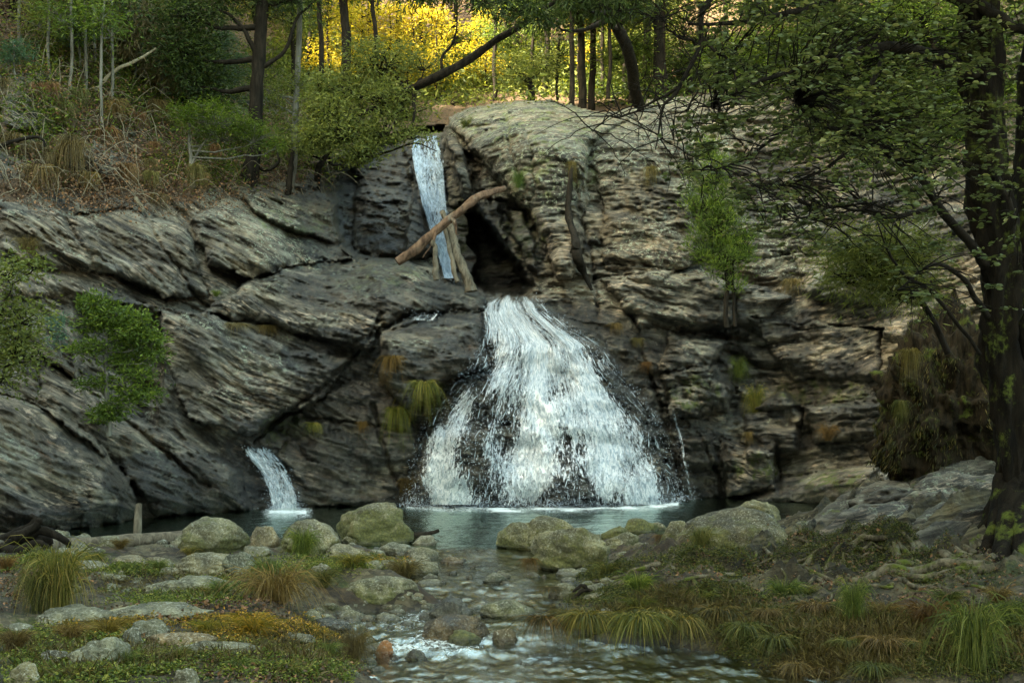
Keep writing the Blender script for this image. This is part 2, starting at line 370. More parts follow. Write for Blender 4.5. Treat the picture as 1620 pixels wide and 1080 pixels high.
# ================================================================== terrain: gorge walls
def axis(a, b, lo, hi, st, g=1.14):
    inn = list(np.arange(a, b + st, st)); l = []; x = a; s = st
    while x > lo: s *= g; x -= s; l.append(x)
    r = []; x = inn[-1]; s = st
    while x < hi: s *= g; x += s; r.append(x)
    return np.array(l[::-1] + inn + r)
GX = axis(-30, 1650, -900, 2500, 2.1); GY = axis(-20, 850, -420, 960, 2.1)
PX, PY = np.meshgrid(GX, GY)
cl = [(-900,860,20),(-900,500,24),(-900,200,28),(-400,850,23),(-400,500,27),(-400,200,31),(-400,-100,36),
 (0,960,26.5),(0,840,26.5),(0,740,27.3),(0,640,28.5),(0,540,30),(0,430,31.5),(0,350,34),(0,250,36.5),(0,100,41),(0,-50,46),(0,-400,56),
 (110,840,27.5),(110,700,29.5),(110,560,31.5),(110,440,33.5),
 (200,960,30),(200,822,30),(200,720,31),(200,600,32.5),(200,450,34.5),(200,340,37.5),(200,200,42),(200,60,47),(200,-100,54),
 (310,812,31.7),(310,700,32.6),(310,560,34.3),(310,420,36.8),(310,320,39.8),
 (400,960,33),(400,806,33),(400,700,33.6),(400,560,35.4),(400,440,37.5),(400,330,41),(400,260,45),(400,120,54),(400,0,64),
 (520,803,34.2),(520,640,35.4),(520,500,37.2),(520,400,41),
 (620,960,35),(620,798,35),(620,640,35.6),(620,510,36.8),(620,430,39),
 (740,798,35.2),(740,640,36),(740,500,37.8),(740,440,41),
 (850,960,35.3),(850,798,35.3),(850,640,36.2),(850,540,37.4),(850,478,38.8),(850,400,40.5),(850,300,42.5),(850,220,44),(850,170,47.5),
 (960,798,35.8),(960,640,37),(960,500,38.8),(960,400,40.3),(960,300,42.3),(960,200,45),(960,150,49),
 (1080,960,37.3),(1080,790,37.3),(1080,640,38.2),(1080,500,39.5),(1080,350,41.5),(1080,200,45),
 (1200,960,39),(1200,780,38.8),(1200,640,39),(1200,500,40),(1200,350,41.8),(1200,200,45),(1200,100,48),
 (1400,960,35.5),(1400,760,35.5),(1400,640,36.5),(1400,500,37.5),(1400,300,40),(1400,100,43.5),(1400,-100,48),
 (1620,760,33),(1620,500,34.5),(1620,200,37.5),(1620,-100,43),(1620,-400,52),(1900,700,30),(1900,300,33),(1900,-200,40),(2500,700,26),(2500,200,30),(2500,-300,36)]
fC = tps([(a/400, b/400) for a, b, c in cl], [c for a, b, c in cl], 2e-3)
Q = np.stack([PX.ravel()/400, PY.ravel()/400], -1)
DC = fC(Q).reshape(PX.shape)
# hill far beyond, seen over the rim
bk = [(-400,150,52),(-400,-400,70),(0,200,52),(0,0,60),(0,-400,75),(400,250,52),(400,130,58),(400,0,68),(400,-400,96),
      (650,220,55),(650,150,62),(650,80,72),(650,0,84),(650,-400,120),(900,190,54),(900,150,60),(900,60,74),(900,0,82),(900,-400,118),
      (1100,180,54),(1100,120,58),(1100,0,70),(1100,-400,105),(1400,150,52),(1400,0,60),(1400,-400,80),(2000,150,48),(2000,-400,70)]
fB = tps([(a/400, b/400) for a, b, c in bk], [c for a, b, c in bk], 2e-3)
DB = fB(Q).reshape(PX.shape)
RIM = [(-900,-420),(-100,-420),(240,-60),(400,30),(440,110),(500,205),(560,232),(640,215),(700,208),(712,188),(745,168),(800,160),(850,157),(900,166),(950,178),(1000,172),(1030,158),(1060,152),(1110,150),(1180,120),(1300,60),(1450,-40),(1600,-420),(2500,-420),(2500,1000),(-900,1000)]
rx = PX + 9*pn(PX/40, PY/40, 3.3) + 3*pn(PX/11, PY/11, 8.); ry = PY + 6*pn(PX/33, PY/33, 9.3) + 2.5*pn(PX/9, PY/9, 2.)
cm = inpoly(rx, ry, RIM); ce = dline(rx, ry, RIM, True)
Dc = DC + 2.2*(1 - np.sqrt(np.clip(1 - (1 - np.clip(ce/42, 0, 1))**2, 0, 1)))
Dd = np.where(cm, np.minimum(Dc, DB + 30), np.maximum(DB, DC + 1.0))
# bumps and hollows: polygon, height toward the eye (m), edge radius px
def bump(poly, h, r, jit=1.0, seed=0.0):
    global Dd, SEED
    x0 = min(p[0] for p in poly)-40; x1 = max(p[0] for p in poly)+40; y0 = min(p[1] for p in poly)-40; y1 = max(p[1] for p in poly)+40
    ix = np.where((GX > x0) & (GX < x1))[0]; iy = np.where((GY > y0) & (GY < y1))[0]
    if len(ix) == 0 or len(iy) == 0: return
    sl_ = np.s_[iy[0]:iy[-1]+1, ix[0]:ix[-1]+1]
    x = PX[sl_]; y = PY[sl_]
    x = x + jit*(7*pn(x/28, y/28, seed+1.7) + 3*pn(x/9, y/9, seed+5.1)); y = y + jit*(6*pn(x/30, y/26, seed+7.7) + 2.5*pn(x/8, y/8, seed+2.2))
    m = inpoly(x, y, poly); d = dline(x, y, poly, True); s = np.clip(d/r, 0, 1)
    Dd[sl_] -= np.where(m, h*np.sqrt(1-(1-s)**2), 0)
    SEED[sl_] = np.where(m, seed*3.7, SEED[sl_])
SEED = np.zeros_like(PX)
# upper basin behind the lower lip, with the cave
bump([(505,268),(560,235),(640,205),(705,198),(720,250),(738,300),(760,330),(790,370),(826,425),(850,456),(830,470),(765,467),(700,443),(645,417),(560,408),(536,388),(532,330),(500,300)], -3.8, 12, 1.3, 1)
bump([(738,340),(752,335),(778,368),(800,398),(824,430),(842,456),(826,468),(770,466),(752,445),(744,400)], -2.6, 10, 1.6, 2)
bump([(736,232),(752,240),(764,290),(775,315),(760,330),(745,305)], -1.6, 7, 1.4, 2.6)
bump([(775,315),(812,312),(840,340),(862,390),(880,440),(850,456),(826,425),(795,372)], -1.0, 8, 1.6, 2.8)
bump([(800,330),(822,330),(846,390),(850,430),(835,420),(812,370)], .7, 8, 1.2, 2.2)
bump([(560,260),(640,230),(655,300),(690,400),(640,412),(560,400)], 1.4, 40, 1, 4)
bump([(700,215),(740,235),(748,300),(738,330),(712,330),(700,270)], 1.0, 20, 1, 4.5)
# big rim knob
bump([(712,195),(745,170),(850,158),(905,168),(1000,180),(930,230),(925,380),(905,440),(880,440),(862,385),(840,335),(800,308),(770,262),(740,235)], 1.1, 20, .8, 5)
bump([(505,270),(560,240),(640,215),(655,300),(640,412),(560,405),(536,388),(525,330)], -1.2, 10, .9, 1.5)
bump([(810,190),(830,205),(838,235),(850,300),(840,318),(800,312),(775,262),(748,232),(770,215)], .5, 16, .8, 6)
bump([(945,190),(1050,160),(1130,160),(1180,240),(1120,330),(960,330),(935,260)], .7, 40, 1, 7)
bump([(950,330),(1090,320),(1120,400),(1040,450),(960,430)], .6, 30, 1, 8)
# lower shelf and blocks
bump([(325,490),(395,445),(470,415),(560,408),(650,418),(765,467),(770,490),(640,500),(600,525),(585,560),(450,520),(370,505)], 1.3, 26, 1, 9)
bump([(300,345),(360,310),(440,330),(540,390),(560,408),(480,418),(400,440),(330,420)], .8, 26, 1, 10)
bump([(380,308),(430,300),(530,325),(542,388),(480,372),(400,335)], 1.1, 12, .7, 11)
bump([(600,525),(640,503),(765,492),(775,580),(715,600),(640,650),(602,600)], 1.2, 18, .8, 12)
bump([(470,640),(560,600),(640,640),(660,700),(640,800),(470,800),(440,720)], .5, 22, 1, 13)
bump([(255,490),(330,495),(460,550),(560,570),(520,620),(440,660),(395,690),(300,660),(262,580)], .7, 36, 1, 14)
bump([(0,420),(120,440),(250,490),(240,520),(100,470),(0,475)], .7, 24, 1, 15)
bump([(-60,600),(70,640),(150,690),(205,760),(230,815),(150,838),(-60,850)], 1.6, 40, 1, 16)
bump([(60,560),(180,640),(280,690),(380,740),(400,810),(250,815),(190,740),(60,640)], 1.0, 30, 1, 17)
bump([(115,460),(250,490),(262,600),(250,680),(180,690),(120,600)], -1.1, 30, 1, 18)
bump([(100,235),(185,240),(190,275),(160,285),(80,255)], 1.3, 10, 1, 19)
bump([(0,120),(60,100),(100,150),(60,200),(0,220)], 1.0, 20, 1, 20)
bump([(200,330),(300,360),(330,470),(260,470),(150,420),(100,340)], .8, 30, 1, 21)
bump([(0,330),(90,330),(190,430),(100,430),(0,405)], .8, 24, 1, 22)
# fall apron
bump([(762,492),(800,478),(865,480),(950,530),(1035,680),(1068,810),(650,810),(665,700),(715,610),(770,580)], 1.2, 46, .8, 23)
bump([(720,690),(770,680),(790,800),(700,810)], .6, 22, 1, 24)
bump([(870,740),(930,720),(960,800),(860,810)], .7, 22, 1, 25)
bump([(860,590),(885,590),(890,640),(865,640)], .35, 10, 1, 26)
# right wall blocks
bump([(1045,590),(1130,572),(1160,610),(1150,650),(1060,665)], .8, 18, 1, 27)
bump([(1175,655),(1240,612),(1275,650),(1265,715),(1180,725)], 1.0, 16, .8, 28)
bump([(1272,640),(1395,636),(1400,690),(1290,702)], .8, 14, .7, 29)
bump([(1135,690),(1225,715),(1230,775),(1150,785)], 1.2, 14, .8, 30)
bump([(1075,690),(1120,690),(1135,735),(1080,745)], .9, 10, .6, 31)
bump([(950,440),(1120,420),(1250,470),(1180,530),(1010,520)], .8, 30, 1, 32)
bump([(1180,500),(1400,520),(1390,600),(1250,600)], .8, 26, 1, 33)
bump([(1150,800),(1230,762),(1300,742),(1395,735),(1370,800),(1150,840)], 2.6, 30, .6, 34)
bump([(1060,530),(1160,540),(1130,575),(1040,590)], .5, 16, 1, 35)
bump([(1250,400),(1400,400),(1400,480),(1280,470)], .7, 26, 1, 36)
bump([(1100,330),(1300,320),(1320,390),(1180,420)], .6, 26, 1, 37)
def crack(pts, w_, h):
    global Dd
    x = PX + 4*pn(PX/14, PY/14, 4.4); y = PY + 4*pn(PX/14, PY/14, 14.4)
    Dd = Dd + h*np.exp(-(dline(x, y, pts)/w_)**2)
for pts in ([(605,498),(565,560),(505,618),(445,660),(402,700)], [(222,330),(262,400),(312,470),(335,492)], [(1000,505),(1030,600),(1058,680),(1078,790)],
            [(800,185),(806,240),(832,300)], [(1108,690),(1142,765)], [(905,255),(915,330),(935,400),(945,500)], [(1230,700),(1235,780)],
            [(0,520),(120,600),(230,690),(330,770)], [(590,640),(610,720),(640,790)], [(1160,520),(1170,420),(1150,380)], [(480,660),(640,680)], [(700,500),(560,540)]):
    crack(pts, 3.0, .34)
POS = W3(PX, PY, Dd)
X, Y, Z = POS[..., 0], POS[..., 1], POS[..., 2]
# dip of the layers changes along the wall: strata coordinate v
dip = np.interp(X, [-15, -9, -4, 0, 4, 12, 18], [.62, .55, .28, .05, .08, -.12, -.2])
xs = np.linspace(-40, 40, 400); di = np.interp(xs, [-15, -9, -4, 0, 4, 12, 18], [.62, .55, .28, .05, .08, -.12, -.2])
fx = np.cumsum(di)*(xs[1]-xs[0]); fx -= np.interp(0, xs, fx)
Vv = Z + np.interp(X, xs, fx) + .10*Y + .34*fbm(X*.22, Z*.35, Y*.2 + SEED, 3) + SEED*.13
Uu = X*.8 + Y*.35
smo = np.zeros_like(PX)
for (x_, y_, a_, b_) in ((850,215,120,60),(450,370,80,40),(560,450,130,40),(1240,770,80,30),(300,560,60,60),(80,440,80,30)): smo = np.maximum(smo, np.clip(1.5 - ((PX-x_)/a_)**2 - ((PY-y_)/b_)**2, 0, 1))
disp = .75*fbm(X*.16, Y*.16, Z*.22 + SEED, 3)
for f, a in ((.62, .46), (1.5, .30), (3.4, .19), (7.5, .11), (15, .055)):
    t = Vv*f + .28*fbm(X*.5*f**.5, Z*.3, SEED, 2); k = np.floor(t); fr = t - k
    def lay(k):
        uc = Uu*f*.55 + h1(k, 1)*9 + .35*pn(X*f*.9, Z*f*.9, k*.71); kc = np.floor(uc); e = sst(.0, .12, uc-kc)
        c0 = h1(k*3.1 + kc*7.7, f); c1 = h1(k*3.1 + (kc-1)*7.7, f)
        return (c1*(1-e) + c0*e) - .5 + .6*pn(Uu*f*.5, k*5.3, 1.1)
    e = sst(.0, .22, fr)
    am = 1.0 if f < 1 else (1 - .7*smo)*(.25 + 1.2*sst(-.2, .35, fbm(X*.35, Vv*.5, Y*.3 + SEED + f, 3)))
    disp = disp + am*(a*(lay(k-1)*(1-e) + lay(k)*e) + a*.35*(fr-.5))
rg = 1 - np.abs(fbm(X*.7, Vv*1.1, Y*.5 + SEED, 4))
disp = disp + .42*(rg - .8) + .10*fbm(X*1.2, Vv*5, Y, 4, .6) + .05*fbm(X*5, Vv*11, Y*3, 3, .6) + .05*np.abs(fbm(X*2.2, Z*2.2, Y*2.2, 4, .6)) + .035*pn(X*11, Z*11, Y*9)
# what is rock and what is forest floor
HILL = [(-900,-420),(2500,-420),(2500,-420),(1500,-420),(1500,40),(1180,130),(1060,150),(1000,170),(905,162),(850,155),(745,165),(700,196),(640,212),(560,240),(520,262),(515,300),(440,296),(390,303),(330,318),(262,335),(190,322),(100,318),(0,325),(-900,380)]
hx = PX + 16*pn(PX/50, PY/50, 5.3) + 6*pn(PX/14, PY/14, 6.); hy = PY + 14*pn(PX/45, PY/45, 1.3) + 5*pn(PX/14, PY/14, 16.)
hm = inpoly(hx, hy, HILL); hd = dline(hx, hy, HILL, True); soil = np.where(hm, sst(0, 26, hd), 0)
far = ~cm
soil = np.where(far, 1.0, soil)
outc = np.zeros_like(PX)   # rock showing through the leaf litter on the left slope
for (x_, y_, a_, b_) in ((40,160,60,50),(150,255,50,26),(30,250,45,34),(90,110,40,24),(180,215,40,20),(410,165,40,20)):
    outc = np.maximum(outc, np.clip(1.5 - ((hx-x_)/a_)**2 - ((hy-y_)/b_)**2, 0, 1))
soil = np.clip(soil - .95*outc, 0, 1)
disp = disp*(1 - .45*soil) + soil*(.5*fbm(X*.5, Y*.5, Z*.5, 4) + .1*fbm(X*3, Y*3, Z*3, 3))
edge = np.clip((ce-2)/10, 0, 1)
disp = disp*np.where(cm, .35 + .65*edge, .8)
Ds = Dd - disp*1.0
POS = W3(PX, PY, Ds)
def Dat(px, py):
    i = np.clip(np.searchsorted(GY, py) - 1, 0, len(GY)-2); j = np.clip(np.searchsorted(GX, px) - 1, 0, len(GX)-2)
    a = (py-GY[i])/(GY[i+1]-GY[i]); b = (px-GX[j])/(GX[j+1]-GX[j])
    return (Ds[i,j]*(1-b)+Ds[i,j+1]*b)*(1-a) + (Ds[i+1,j]*(1-b)+Ds[i+1,j+1]*b)*a
Dsm = Ds.copy()
for _ in range(10):
    Dsm[1:-1, 1:-1] = np.minimum((Dsm[:-2, 1:-1]+Dsm[2:, 1:-1]+Dsm[1:-1, :-2]+Dsm[1:-1, 2:])/4, Dsm[1:-1, 1:-1]+.05)
def Dsmooth(px, py):
    i = np.clip(np.searchsorted(GY, py) - 1, 0, len(GY)-2); j = np.clip(np.searchsorted(GX, px) - 1, 0, len(GX)-2)
    return Dsm[i, j]
# masks of what the stone carries; wet also darkens recess, cave and wall areas
wet = np.zeros_like(PX)
for (x_, y_, a_, b_) in ((860,640,230,190),(600,330,120,120),(560,340,100,110),(780,400,90,90),(480,740,140,110),(600,640,130,110),(330,770,130,60),(1110,740,60,90),(530,560,90,50),(700,480,160,40),(250,760,100,50),(560,460,110,40)):
    wet = np.maximum(wet, np.clip(1.35 - ((PX-x_)/a_)**2 - ((PY-y_)/b_)**2, 0, 1))
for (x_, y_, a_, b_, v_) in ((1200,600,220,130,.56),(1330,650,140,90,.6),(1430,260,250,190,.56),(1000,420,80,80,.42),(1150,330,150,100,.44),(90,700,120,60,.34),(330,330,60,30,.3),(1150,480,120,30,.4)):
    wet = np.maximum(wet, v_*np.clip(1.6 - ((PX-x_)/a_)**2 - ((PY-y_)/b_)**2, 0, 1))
wet = np.maximum(wet, sst(.9, .15, POS[..., 2]))
lich = np.zeros_like(PX)
for (x_, y_, a_, b_, v_) in ((860,190,150,50,1.25),(880,260,100,70,.85),(470,350,80,30,1),(600,440,90,30,1),(370,330,60,30,.6),(1050,220,120,70,.6),(1080,380,120,70,.45),(1260,380,100,70,.5),(450,400,80,30,.5)):
    lich = np.maximum(lich, v_*np.clip(1.4 - ((PX-x_)/a_)**2 - ((PY-y_)/b_)**2, 0, 1))
moss = np.zeros_like(PX) + .12
for (x_, y_, a_, b_) in ((820,380,60,70),(730,360,25,60),(1100,620,60,40),(1200,740,60,30),(1320,760,80,30),(450,680,60,40),(1300,620,110,30),(300,250,120,60),(900,165,60,12)):
    moss = np.maximum(moss, .62*np.clip(1.4 - ((PX-x_)/a_)**2 - ((PY-y_)/b_)**2, 0, 1))
nr, nc = PX.shape
cellz = POS[:-1, :-1, 2]; keep = cellz > -1.6
isoil = (soil[:-1, :-1] > .5)
Vf = POS.reshape(-1, 3); strat = np.stack([X, Vv, Y], -1).reshape(-1, 3)
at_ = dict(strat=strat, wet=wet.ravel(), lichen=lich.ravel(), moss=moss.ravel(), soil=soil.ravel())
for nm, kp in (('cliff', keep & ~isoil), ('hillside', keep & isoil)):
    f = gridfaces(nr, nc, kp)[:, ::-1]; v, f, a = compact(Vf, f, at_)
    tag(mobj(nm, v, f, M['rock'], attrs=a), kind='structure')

# ================================================================== stream bed, bar and banks
gp = []
for (a, b, z) in ((300,830,-1.2),(500,825,-1.4),(700,815,-1.4),(900,812,-1.4),(1100,810,-1.2),(1250,806,-.7),(1330,800,-.2),
    (100,848,.02),(0,852,.08),(60,880,.10),(200,900,.08),(350,890,.10),(480,890,.10),(600,882,.06),(630,930,.02),(650,905,-.12),
    (100,960,.14),(300,950,.10),(450,960,.08),(520,968,-.15),(0,1000,.08),(200,1020,.04),(350,1040,.0),(500,1055,-.08),(575,1075,-.32),(100,1075,.08),(300,1075,.02),(215,925,-.04),(230,945,-.06),
    (720,872,-.2),(740,900,-.3),(720,930,-.4),(800,920,-.3),(700,980,-.5),(620,970,-.45),(610,1010,-.5),(790,1010,-.5),(700,1050,-.7),(900,1058,-.7),(1100,1062,-.65),(1000,1080,-.7),(800,1080,-.7),(660,1080,-.6),(1250,1078,-.5),(720,950,-.45),(850,960,-.35),(800,1040,-.65),(760,985,-.5),(950,1045,-.6),(890,890,-.25),(880,930,-.3),
    (400,856,-.1),(550,850,-.2),(850,858,-.15),(1000,850,-.08),(1150,842,.0),(1250,834,-.02),(680,850,-.4),(740,850,-.4),
    (950,905,.0),(985,870,.02)):
    Yp = (CZ-max(z, -.02 if b < 868 else (-.12 if b < 905 else (-.25 if b < 985 else -.38))))*F/(b-HY); gp.append(((a-CX)/F*Yp, Yp, z))
for a, l in ((985, ((1030,14.75),(985,15.3),(960,16),(935,17),(900,18.6))), (1060, ((1034,14.7),(1005,14.9),(985,15.2),(960,16),(940,16.6),(920,17.3),(900,18.2),(880,19.5),(865,21),(850,23))), (1150, ((1045,14.4),(1015,14.6),(990,15.1),(960,16),(930,17.),(900,18.2),(880,19.5),(860,21.5))),
    (1250, ((1066,13.6),(1050,13.6),(1030,13.8),(1000,14.4),(960,15.5),(930,17),(900,18.5),(880,20),(860,22),(838,25))), (1330, ((812,29),(800,32))),
    (1400, ((1085,12.7),(1050,13.2),(1000,14),(950,15.5),(900,17.5),(870,19),(840,21),(800,24.5),(775,28),(760,33))),
    (1560, ((1080,12.5),(1000,13.5),(950,14.5),(900,16),(860,17.5),(820,20),(772,23),(728,25),(700,28))), (1700, ((1000,13),(900,16),(800,20),(740,24)))):
    for b, Yp in l: gp.append(((a-CX)/F*Yp, Yp, CZ-(b-HY)*Yp/F))
gp += [(10,30,1.6),(12,36,2.0),(8,16,.8),(12,14,1.6),(14,22,2.2),(20,28,3),(20,12,3),
       (0,12,-.75),(2,12.6,-.65),(3.2,12.2,-.45),(0,8,-.8),(0,4,-.8),(-4,9,.05),(5,9,-.1),(-8,15,.5),(-11,23,.6),(-16,20,2),(-9,8,.6),(-16,8,3),(12,6,1.5),(0,40,-1.6),(-8,36,-1.4),(8,42,-1),(-4,4,.1),(5,4,.1)]
fG = tps([(a, b) for a, b, c in gp], [c for a, b, c in gp], .004)
def rockmask(x, y): return sst(2.5, 3.3, x - .06*(y-18) + .5*pn(x*.8, y*.8, 2.2)) * sst(16.2, 17.4, y + .4*pn(x, y, 7.))
_gx = np.arange(-24, 24, .08); _gy = np.arange(3, 46, .08); _GX, _GY = np.meshgrid(_gx, _gy)
_GZ = fG(np.stack([_GX.ravel(), _GY.ravel()], -1)).reshape(_GX.shape) + .05*fbm(_GX*.9, _GY*.9, 1.3, 3)
def gbase(x, y):
    a = np.clip((x-_gx[0])/.08, 0, len(_gx)-1.01); b = np.clip((y-_gy[0])/.08, 0, len(_gy)-1.01)
    i = a.astype(int); j = b.astype(int); a = a-i; b = b-j
    return (_GZ[j, i]*(1-a)+_GZ[j, i+1]*a)*(1-b) + (_GZ[j+1, i]*(1-a)+_GZ[j+1, i+1]*a)*b
def gz(x, y, smooth=False):
    x = np.atleast_1d(np.asarray(x, float)); y = np.atleast_1d(np.asarray(y, float)); sh = x.shape
    z = gbase(x, y)
    if smooth: return z
    rm = rockmask(x, y)
    hum = sst(.8, 1.8, x)*sst(14.9, 16, y)*sst(24, 21, y); z = z + hum*(.16*fbm(x*1.5, y*1.5, 8.8, 3) + .10*(1-2*np.abs(fbm(x*2.4, y*2.4, 4.4, 3))))
    z = z + (1-rm)*(.05*fbm(x*3.1, y*3.1, 5.3, 4) + .02*fbm(x*14, y*14, 3.3, 2))
    # tilted slabs on the right bank: saw-tooth ledges rising to the right
    v = (y*.62 - x*.5 + 1.3*fbm(x*.35, y*.35, 3, 3)); s = 0
    for f, a in ((.8, .30), (2.1, .16), (5.2, .07)):
        t = v*f + .4*pn(x*f*.4, y*f*.4, 1.); k = np.floor(t); fr = t-k
        amp = (.3 + 1.1*h1(k, f))*(.5 + 1.3*sst(-.3, .3, pn(x*.9, y*.9, f))); s = s + a*amp*(np.where(fr < .22, fr/.22, (1-fr)/.78) - .5)
    z = z + rm*(s + .06*fbm(x*2, y*2, 1, 4) + .03*fbm(x*9, y*9, 5, 3))
    return z
def wl(y): return np.interp(y, [4, 12, 14.2, 15.2, 17.5, 19, 21.5, 22.6, 60], [-.42, -.40, -.36, -.27, -.24, -.14, -.10, 0, 0])
gy = np.exp(np.arange(math.log(3.2), math.log(44), .0046)); gc = axis(-30, 1650, -2600, 4200, 3.0, 1.12)
GYy, GCc = np.meshgrid(gy, gc, indexing='ij'); gxx = (GCc-CX)/F*GYy; gzz = gz(gxx, GYy)
dz = gzz - wl(GYy); gwet = sst(.10, .0, dz)*.9
gm = .42 + .35*pn(gxx*.6, GYy*.6, 4.) - .25*rockmask(gxx, GYy)
a = dict(strat=np.stack([gxx*.8+GYy*.5, GYy*.62-gxx*.5+gzz*1.6, gzz], -1).reshape(-1, 3), wet=gwet.ravel(), moss=gm.ravel(), rock=rockmask(gxx, GYy).ravel())
f = gridfaces(*gxx.shape)[:, ::1]
tag(mobj('ground', np.stack([gxx, GYy, gzz], -1).reshape(-1, 3), f[:, ::-1], M['ground'], attrs=a), kind='structure')
def gat(px, py, smooth=True):
    """point of the ground seen at a pixel"""
    ys = np.exp(np.linspace(math.log(5), math.log(43), 700)); x = (px-CX)/F*ys
    d = CZ + (HY-py)/F*ys - gz(x, ys, smooth)
    k = np.where(d < 0)[0]; y = ys[k[0]] if len(k) else 40.
    return Vector(((px-CX)/F*y, y, float(gz((px-CX)/F*y, y, smooth)[0])))
def wat(px, py):
    ys = np.linspace(6, 42, 1500); d = CZ + (HY-py)/F*ys - wl(ys); k = np.where(d < 0)[0]; y = ys[k[0]] if len(k) else 36.
    return Vector(((px-CX)/F*y, y, float(wl(y))))

# ================================================================== water
def water(name, y0, y1, mat, c0, c1, stp):
    yy = np.exp(np.arange(math.log(y0), math.log(y1), stp)); cc = axis(c0, c1, c0-1500, c1+1500, 3.2, 1.2)
    Yw, Cw = np.meshgrid(yy, cc, indexing='ij'); Xw = (Cw-CX)/F*Yw; z = wl(Yw)
    g = fG(np.stack([Xw.ravel(), Yw.ravel()], -1)).reshape(Xw.shape)
    dep = np.clip((z-g)/(.9 if name == 'pool' else 1.1), 0, 1)**.6
    py = HY + (CZ-z)*F/Yw; px = Cw
    foam = np.zeros_like(Xw)
    if name == 'pool':
        d1 = dline(px, py, [(646,800),(700,804),(760,802),(800,806),(850,803),(900,805),(960,801),(1010,803),(1070,797)]); foam = np.maximum(foam, np.exp(-(d1/5.5)**2)*(.55 + .7*pn(Xw*1.7, Yw, 3.)))
        d2 = dline(px, py, [(428,809),(482,809)]); foam = np.maximum(foam, np.exp(-(d2/4)**2)*(.7 + .5*pn(Xw*2.5, Yw, 3.))); foam = np.maximum(foam, .45*np.exp(-(d2/18)**2)); foam = np.maximum(foam, .42*np.exp(-(d1/11)**2))
        z = z + .018*fbm(Xw*1.3, Yw*1.0, 1., 3)*np.exp(-(d1/90)**2) + .013*fbm(Xw*3, Yw*2.0, 1., 4, .6)
    else:
        rap = np.zeros_like(Xw)
        for (a_, b_, r1, r2, v) in ((640,980,110,45,.8),(700,1015,130,40,.9),(640,1022,60,16,1.0),(760,930,90,30,.6),(740,895,60,24,.45),(900,1045,260,25,.5),(880,905,70,16,.5),(560,985,70,16,.7),(215,930,40,22,.8),(205,905,30,10,.6),(560,1070,300,20,.35)):
            rap = np.maximum(rap, v*np.exp(-((px-a_)/r1)**2 - ((py-b_)/r2)**2))
        foam = rap**2*.56
        z = z + (.012 + .022*rap)*(fbm(Xw*3.6, Yw*2.2, 2., 5, .65)) + .005*fbm(Xw*9, Yw*6, 3., 2)
    kp = ((z-g) > -.12)[:-1, :-1]
    f = gridfaces(*Xw.shape, kp)[:, ::-1]
    v, f, a = compact(np.stack([Xw, Yw, z], -1).reshape(-1, 3), f, dict(foam=foam.ravel(), depth=dep.ravel()))
    tag(mobj(name, v, f, mat, attrs=a), kind='structure')
water('pool', 22.6, 43, M['pool'], -20, 1500, .004)
water('stream', 3.4, 22.75, M['stream'], -20, 1640, .0042)

# ================================================================== far gorge walls outside the frame (unseen, left ridge shaped to shade the gorge)
xs_ = np.concatenate([np.linspace(-240, -60, 19), np.linspace(-56, 56, 57), np.linspace(60, 240, 19)]); ys_ = np.concatenate([np.linspace(-200, -20, 19), np.linspace(-16, 130, 74), np.linspace(135, 320, 19)])
XX, YY = np.meshgrid(xs_, ys_)
rl = np.interp(YY, [-200, -20, 26, 40, 54, 100, 320], [50, 54, 54, 46, 26, 26, 60])
rr = np.interp(YY, [-200, -20, 30, 60, 100, 320], [14, 14, 22, 30, 40, 60])
side = np.abs(XX) - (.40*np.clip(YY, 0, 60) + 7)
H = np.where(XX < 0, rl*sst(0, 26, side - 2), rr*sst(0, 40, side)) - 3.0
H = np.where(YY > 95, np.maximum(H, 62*sst(100, 150, YY) + 8), H)
H = np.where(YY < -40, np.maximum(H, 22*sst(-40, -90, YY)), H)
H = H + 2.5*fbm(XX*.05, YY*.05, 1., 4)*sst(0, 10, side)
v = np.stack([XX, YY, H], -1).reshape(-1, 3); n = len(v)
tag(mobj('terrain', v, gridfaces(*XX.shape), M['rock'], attrs=dict(strat=v, wet=np.zeros(n), lichen=np.zeros(n), moss=np.full(n, .7), soil=np.ones(n))), kind='structure')

